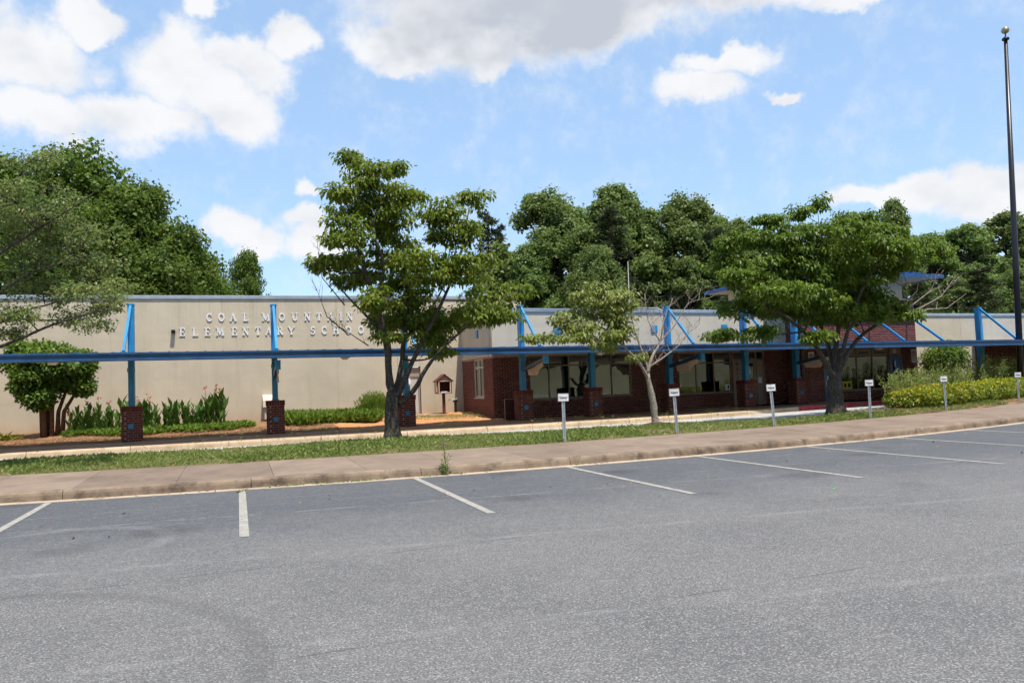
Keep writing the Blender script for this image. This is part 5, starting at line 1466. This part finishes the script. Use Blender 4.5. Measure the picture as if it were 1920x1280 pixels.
# multi-stemmed shrub at the left
sh = empty('crape_myrtle', (-5.9, 16, .42)); tag(sh, 'rounded leafy shrub tree on several reddish stems at the left', 'shrub')
m = MB()
for i, (dx, dy) in enumerate(((-.28, 0), (-.1, .12), (.08, -.08), (.26, .05), (.0, .2), (-.18, -.12), (.45, .02))):
    m.tube([(dx * .75, dy, -.1, .085), (dx * .9, dy, .8, .065), (dx * 1.9, dy * 2, 1.6, .045), (dx * 3.0, dy * 4, 2.4, .015)], 8)
m.build('stems', MAT['bark_red'], sh, smooth=True)
g_ = np.random.default_rng(29)
for i in range(46):
    d = g_.normal(size=3); d /= np.linalg.norm(d); rad = g_.random() ** .4
    p = np.array([.05, 0, 2.15]) + np.sign(d) * np.abs(d) ** .7 * rad * np.array([1.12, .6, .95]); q = g_.uniform(.24, .46)
    if p[2] < 1.25: p[2] = 1.25 + .2 * g_.random()
    leafy_blob(tuple(p), (q * 1.15, q, q * .8), int(2600 * q), .125, 'shrub_top', 'crown', sh, seed=300 + i, bumps=.5, shell=.35)


def canna(x, y, h, n, flowers, lab, seed):
    g = np.random.default_rng(seed)
    o = empty('canna_plant', (x, y, bedz(x, y))); tag(o, lab, 'plant', 'canna plants along the tall wall')
    st = MB(); P = []; A = []; N = []; L = []; Rv = []; fl = MB(); FP = []; FA = []
    n = n + 5
    for k in range(n):
        bx_, by_ = g.normal(0, .2), g.normal(0, .15); hh = h * g.uniform(.55, 1.0); lean = g.normal(0, .07, 2)
        st.tube([(bx_, by_, -.05, .014), (bx_ + lean[0] * hh, by_ + lean[1] * hh, hh * .8, .008)], 5)
        for q in range(6):
            t = .1 + .78 * q / 6; a = g.uniform(0, 6.28)
            p = np.array([bx_ + lean[0] * hh * t, by_ + lean[1] * hh * t, hh * t])
            P.append(p); A.append([math.cos(a) * .42, math.sin(a) * .42, 1.0]); N.append([-math.cos(a), -math.sin(a), .45]); L.append(hh * g.uniform(.34, .5)); Rv.append(g.uniform(.15, .9))
        if k < flowers:
            top = np.array([bx_ + lean[0] * hh, by_ + lean[1] * hh, hh * 1.0])
            st.tube([(top[0], top[1], hh * .75, .007), (top[0], top[1], hh * 1.2, .005)], 4)
            for _ in range(8): FP.append(top + [g.normal(0, .03), g.normal(0, .03), .12 + hh * .1 + g.uniform(-.08, .08)]); FA.append([g.normal(), g.normal(), .6])
    obj('stems', st.mesh('stems'), MAT['canna'], o)
    P, A, N, L = np.array(P), np.array(A, float), np.array(N, float), np.array(L)
    obj('leaves', leaf_mesh('leaves', P, A, N, L, L * .17, .35, np.array(Rv), .06), MAT['canna'], o)
    if FP: obj('flowers', leaf_mesh('flowers', np.array(FP), np.array(FA), rand_dirs(len(FP)), np.full(len(FP), .07), np.full(len(FP), .028), .2), MAT['flower'], o)


CN = [(-5.0, 15.6, .95, 12, 1), (-4.6, 16.0, 1.1, 8, 2), (-4.15, 15.7, 1.05, 8, 1), (-3.7, 16.1, 1.15, 8, 2), (-3.3, 15.7, 1.1, 8, 1), (-2.85, 16.1, 1.1, 8, 2), (-2.45, 15.8, 1.0, 7, 0), (-2.0, 16.0, 1.0, 8, 0), (-1.6, 15.8, .95, 7, 0), (-.8, 15.9, 1.35, 11, 4), (-1.05, 16.0, .95, 5, 0)]
CL_LAB = ['canna plant nearest the left hand shrub tree', 'canna with red flowers, second from the left hand shrub tree', 'canna just left of the first brick pier', 'canna directly behind the left edge of the first brick pier', 'canna behind the first brick pier', 'canna with red flowers just right of the first brick pier', 'leafy canna without flowers right of the first pier', 'flowerless canna in the gap between the first and second pier', 'last low canna before the tall flowering one', 'tall canna with red flowers standing apart, left of the second pier', 'low canna at the foot of the tall flowering one']
for i, c in enumerate(CN): canna(*c, CL_LAB[i], 60 + i)


def scatter_sprigs(name, label, cat, region, n, hmin, hmax, mat, seed, width=.1, kind='stuff', spread=.6, zf=bedz):
    g = np.random.default_rng(seed); P = []
    while len(P) < n:
        x = g.uniform(region[0], region[1]); y = g.uniform(region[2], region[3])
        ex = 1 - abs((x - (region[0] + region[1]) / 2) / ((region[1] - region[0]) / 2)) ** 6
        edge = region[2] + .35 * (math.sin(x * 2.3) * .5 + .5 + .4 * math.sin(x * 5.1)) + (1 - ex) * .6
        if y > edge: P.append((x, y, zf(x, y)))
    P = np.array(P); A = g.normal(size=(n, 3)) * spread; A[:, 2] = 1
    P[:, 2] += g.random(n) * hmax * .5
    L = g.uniform(hmin, hmax, n)
    o = obj(name, leaf_mesh(name, P, A, g.normal(size=(n, 3)), L, L * width, .2, g.random(n), .15), MAT[mat])
    return tag(o, label, cat, None, kind)


scatter_sprigs('ground_cover', 'low green creeping ground cover in front of the cannas', 'ground cover', (-5.4, .45, 14.6, 16.3), 15000, .1, .24, 'ground_cover', 81, .17, spread=1.0)
scatter_sprigs('ground_cover', 'bright green ground cover right of the second pier', 'ground cover', (1.4, 5.0, 14.9, 17.6), 17000, .16, .38, 'ground_cover', 82, .12, spread=.5)
scatter_sprigs('grass', 'thin grass growing in the clay by the book box', 'grass', (5.6, 8.9, 14.2, 16.0), 1500, .05, .14, 'grass', 83, .06)
ly = empty('daylily_clump', (-7.55, 15.2, .36)); tag(ly, 'low yellow green clump of strap leaves at the left edge', 'plant')
g_ = np.random.default_rng(84); n = 420
P = np.column_stack([g_.normal(0, .42, n), g_.normal(0, .2, n), np.zeros(n)]); A = np.column_stack([g_.normal(0, .7, n), g_.normal(0, .7, n), np.ones(n)])
L = g_.uniform(.25, .5, n); obj('leaves', leaf_mesh('leaves', P, A, g_.normal(size=(n, 3)), L, L * .05, .2, g_.random(n), .3), MAT['lily'], ly)
sb = empty('grassy_shrub', (5.0, 17.2, .45)); tag(sb, 'round grassy green shrub behind the mossy tree trunk', 'shrub')
leafy_blob((0, 0, .42), (.72, .5, .5), 3600, .17, 'ground_cover', 'foliage', sb, vert=True, width=.07, seed=85, shell=.4)

# hedge at the right: yellow green below, feathery shrubs behind
HG0 = [(19.65, 5.75, .85, .62, .32, 'yellow green hedge shrub at the left end of the hedge row'), (20.75, 5.8, .95, .68, .35, 'yellow green hedge shrub second from the left end of the row'), (21.95, 5.9, 1.0, .72, .40, 'yellow green hedge shrub just left of the fifth visitor sign'), (23.2, 6.0, 1.0, .72, .38, 'yellow green hedge shrub directly behind the fifth visitor sign'), (24.5, 6.1, 1.0, .75, .40, 'yellow green hedge shrub just right of the fifth visitor sign'), (25.8, 6.3, 1.0, .75, .40, 'yellow green hedge shrub midway between the last two visitor signs')]
HG = [(*p, rx, ry, rz2, lab) for p, (_, _, rx, ry, rz2, lab) in zip(((20.35, 5.9), (21.15, 6.2), (22.0, 6.5), (23.3, 7.0), (24.7, 7.5), (26.2, 8.1)), HG0)]
HG.append((27.8, 8.8, 1.1, .75, .42, 'yellow green hedge shrub just left of the last visitor sign'))
HG.append((29.5, 9.5, 1.2, .75, .42, 'yellow green hedge shrub behind the last visitor sign at the flagpole'))
for i, (x, y, rx, ry, rz2, lab) in enumerate(HG):
    o = empty('hedge_shrub', (x, y, .24)); tag(o, lab, 'shrub', 'yellow green hedge shrubs')
    m = MB()
    for a in range(5): m.tube([(.1 * math.cos(a * 1.3), .1 * math.sin(a * 1.3), -.05, .02), (.4 * math.cos(a * 1.3), .35 * math.sin(a * 1.3), .6, .01)], 5)
    m.build('stems', MAT['bark'], o)
    leafy_blob((0, 0, rz2 * .98), (rx, ry, rz2), 5200, .07, 'hedge', 'foliage', o, bumps=.35, seed=100 + i, width=.4, flat_top=rz2 * .72)
FT = [(23.2, 9.0, .85, 1.0, 'feathery pale green shrub nearest the cabinet behind the hedge'), (24.6, 9.3, .95, 1.1, 'feathery pale green shrub, second from the cabinet behind the hedge'), (26.1, 9.7, 1.05, 1.25, 'feathery pale green shrub behind the middle of the hedge'), (27.6, 10.1, 1.0, 1.2, 'feathery pale green shrub left of the flagpole behind the hedge'), (29.0, 10.4, 1.1, 1.45, 'tall feathery pale green shrub near the flagpole'), (30.8, 10.9, 1.1, 1.4, 'feathery pale green shrub at the right edge behind the hedge')]
for i, (x, y, r, h, lab) in enumerate(FT):
    o = empty('feathery_shrub', (x, y, .27)); tag(o, lab, 'shrub', 'feathery shrubs behind the hedge')
    g = np.random.default_rng(120 + i); P = []; A = []; st = MB()
    for k in range(46):
        a = g.uniform(0, 6.28); rr2 = r * math.sqrt(g.random()); b = np.array([rr2 * .5 * math.cos(a), rr2 * .4 * math.sin(a), 0]); e = np.array([rr2 * math.cos(a), rr2 * .8 * math.sin(a), h * g.uniform(.85, 1.3) * (1 - .25 * (rr2 / r) ** 2)])
        pts = bend(b, e, 5, .05, .05); st.tube([(*p, .006) for p in pts], 3, False)
        for _ in range(62):
            t = g.uniform(.3, 1.02); p = b + (e - b) * t + g.normal(size=3) * np.array([.05, .05, .04]); P.append(p); A.append((e - b) / h * .8 + g.normal(size=3) * .6)
    P = np.array(P); n = len(P); L = g.uniform(.05, .11, n)
    obj('stems', st.mesh('stems'), MAT['feather'], o)
    obj('foliage', leaf_mesh('foliage', P, np.array(A), g.normal(size=(n, 3)) + [0, 0, .6], L, L * .2, .2, g.random(n), .1), MAT['feather'], o)
bs = empty('upright_shrub', (31.6, 14.6, .3)); tag(bs, 'upright green shrub with bare stems against the right wing wall', 'shrub')
m = MB()
for i in range(7): a = i * .9; m.tube([(.15 * math.cos(a), .15 * math.sin(a), 0, .035), (.5 * math.cos(a), .4 * math.sin(a), 1.3, .025), (.75 * math.cos(a), .5 * math.sin(a), 2.1, .01)], 6)
m.build('stems', MAT['bark_red'], bs, smooth=True)
leafy_blob((.25, 0, 1.75), (1.05, .8, .75), 4200, .11, 'shrub_top', 'foliage', bs, seed=140, shell=.5)
leafy_blob((-.9, 0, 1.5), (.4, .4, .7), 900, .1, 'shrub_top', 'foliage', bs, seed=141, shell=.3)

# ------------------------------------------------------------------ grass, weeds, litter
g_ = np.random.default_rng(200); n = 64000
gx_ = g_.uniform(-7.5, 24, n) if False else np.where(g_.random(n) < .72, g_.uniform(-7.5, 9, n), g_.uniform(9, 25, n))
kk = np.array([kx(t) + 2.98 for t in gx_]); cc = np.array([crest(t) + .55 for t in gx_])
t_ = g_.random(n); gy_ = kk + (cc - kk) * t_ - np.where(g_.random(n) < .05, .05, 0)
# worn patches
keep = (np.sin(gx_ * 1.3 + 2 * np.sin(gy_ * 1.1)) + .7 * np.sin(gx_ * 3.7 + gy_ * 2.2) + g_.normal(0, .6, n)) > -1.1
gx_, gy_ = gx_[keep], gy_[keep]; n = len(gx_)


def bank_z(x, y):
    a = kx(x) + 2.96; c = crest(x); b = min(kx(x) + 3.5, c - .05)
    if y < b: return .185 + (.25 - .185) * (y - a) / max(.01, b - a)
    if y < c: return .25 + .04 * (y - b) / max(.01, c - b)
    if y < c + .35: return .29 - .05 * (y - c) / .35
    return .24 - (.24 - zl(x) + .02) * (y - c - .35) / .45


gz_ = np.array([bank_z(a, b) for a, b in zip(gx_, gy_)]) - .008
A = g_.normal(size=(n, 3)) * .75; A[:, 2] = 1
patch = .5 + .5 * np.sin(gx_ * .9 + 1.7 * np.sin(gy_ * .8))
L = g_.uniform(.06, .15, n) * (.75 + .5 * patch)
rv = np.clip(g_.normal(.40, .22, n) + .3 * (1 - patch) * (g_.random(n) < .3), 0, 1)
o = obj('grass', leaf_mesh('grass', np.column_stack([gx_, gy_, gz_]), A, g_.normal(size=(n, 3)), L, L * .085, .1, rv, .25), MAT['grass']); tag(o, 'mown green grass strip between sidewalk and drop-off lane', 'grass', None, 'stuff')
# wispy seed heads standing over the bank
sd = MB(); P = []
for i in range(150):
    x = g_.uniform(-1, 12.5) if i % 3 else g_.uniform(-6, 14); y = crest(x) + g_.uniform(-.7, .3); h = g_.uniform(.16, .42); z = bank_z(x, y); lx, ly_ = g_.normal(0, .09, 2)
    sd.tube([(x, y, z - .01, .0022), (x + lx * .4, y + ly_ * .4, z + h * .6, .0018), (x + lx, y + ly_, z + h, .0012)], 3, False)
    for _ in range(6): P.append((x + lx * .9 + g_.normal(0, .03), y + ly_ * .9 + g_.normal(0, .03), z + h * g_.uniform(.8, 1.05)))
P = np.array(P); n = len(P)
o = obj('seed_heads', sd.mesh('seed_heads'), MAT['lily']); tag(o, 'wispy grass seed stalks standing above the grass strip', 'grass', None, 'stuff')
q = obj('seeds', leaf_mesh('seeds', P, rand_dirs(n, .3), rand_dirs(n), np.full(n, .035), np.full(n, .007), .1), MAT['lily'], o)
# kerb-side weeds
tx, ty = 3.28, kx(3.28) - .05
th = empty('thistle_weed', (tx, ty, .005)); tag(th, 'lone flowering thistle weed growing at the kerb', 'plant')
m = MB(); m.tube([(0, 0, 0, .008), (.01, 0, .28, .006), (-.015, 0, .52, .005)], 5); m.tube([(.01, 0, .2, .004), (.07, -.02, .36, .003)], 4); m.tube([(0, 0, .12, .004), (-.07, .02, .26, .003)], 4)
m.build('stems', MAT['ground_cover'], th)
P = np.column_stack([g_.normal(0, .04, 90), g_.normal(0, .04, 90), g_.random(90) ** 1.3 * .42]); A = g_.normal(size=(90, 3)); A[:, 2] = np.abs(A[:, 2]) * .6
obj('leaves', leaf_mesh('leaves', P, A, rand_dirs(90, 1), g_.uniform(.04, .09, 90), g_.uniform(.007, .013, 90), .2), MAT['ground_cover'], th)
P = np.repeat([[-.015, 0, .525]], 46, 0); A = rand_dirs(46, .9)
obj('flower', leaf_mesh('flower', P, A, rand_dirs(46), np.full(46, .035), np.full(46, .007), .1), MAT['thistle'], th)
P = []
for x0, x1, k in ((.35, .95, 60), (1.1, 2.3, 120), (2.9, 3.6, 60), (5.6, 5.9, 20), (-.05, .05, 30)):
    for _ in range(k): x = g_.uniform(x0, x1); P.append((x, kx(x) - abs(g_.normal(.03, .04)) - (.0 if x0 != -.05 else g_.uniform(.15, .5)), .006))
P = np.array(P); n = len(P); A = g_.normal(size=(n, 3)) * 1.2; A[:, 2] = .6
o = obj('kerb_weeds', leaf_mesh('kerb_weeds', P, A, rand_dirs(n, 1), g_.uniform(.03, .08, n), g_.uniform(.006, .014, n), .2), MAT['grass']); tag(o, 'low yellow green weeds in the gutter joints', 'weeds', None, 'stuff')
P = []
for x0, sx, k in ((-2.05, .12, 30), (-.9, .35, 20), (6.1, .12, 24), (8.2, .3, 14), (12.55, .35, 60), (3.3, .5, 20)):
    for _ in range(k): x = g_.normal(x0, sx); P.append((x, kx(x) - abs(g_.normal(.02, .07)), .008))
for _ in range(90): x = g_.uniform(-3, 16); P.append((x, g_.uniform(-4, kx(x)), .006))
P = np.array(P); n = len(P); A = g_.normal(size=(n, 3)); A[:, 2] = .15
o = obj('leaf_litter', leaf_mesh('leaf_litter', P, A, rand_dirs(n, 2.5), g_.uniform(.02, .06, n), g_.uniform(.008, .02, n), .3), mat_leaf('dry_leaf', (.16, .08, .04), (.36, .22, .1), .1)); tag(o, 'dry brown leaf litter along the kerb', 'litter', None, 'stuff')
# pine straw on the two beds: loose needles
P = []
for _ in range(9000): x = g_.uniform(-8, 3.2); y = g_.uniform(12.8, 15.2); P.append((x, y, bedz(x, y) + .02))
for _ in range(7000):
    x = g_.uniform(17, 27); y = kx(x) + 3.0 + g_.random() * 2.2; P.append((x, y, .29 if y > kx(x) + 3.6 else .23))
P = np.array(P); n = len(P); A = g_.normal(size=(n, 3)); A[:, 2] = .25
o = obj('pine_straw', leaf_mesh('pine_straw', P, A, rand_dirs(n, 1), g_.uniform(.08, .18, n), np.full(n, .004), .1), mat_leaf('straw_needle', (.22, .10, .045), (.5, .29, .14), .15)); tag(o, 'loose brown pine straw on the planting beds', 'straw', None, 'stuff')
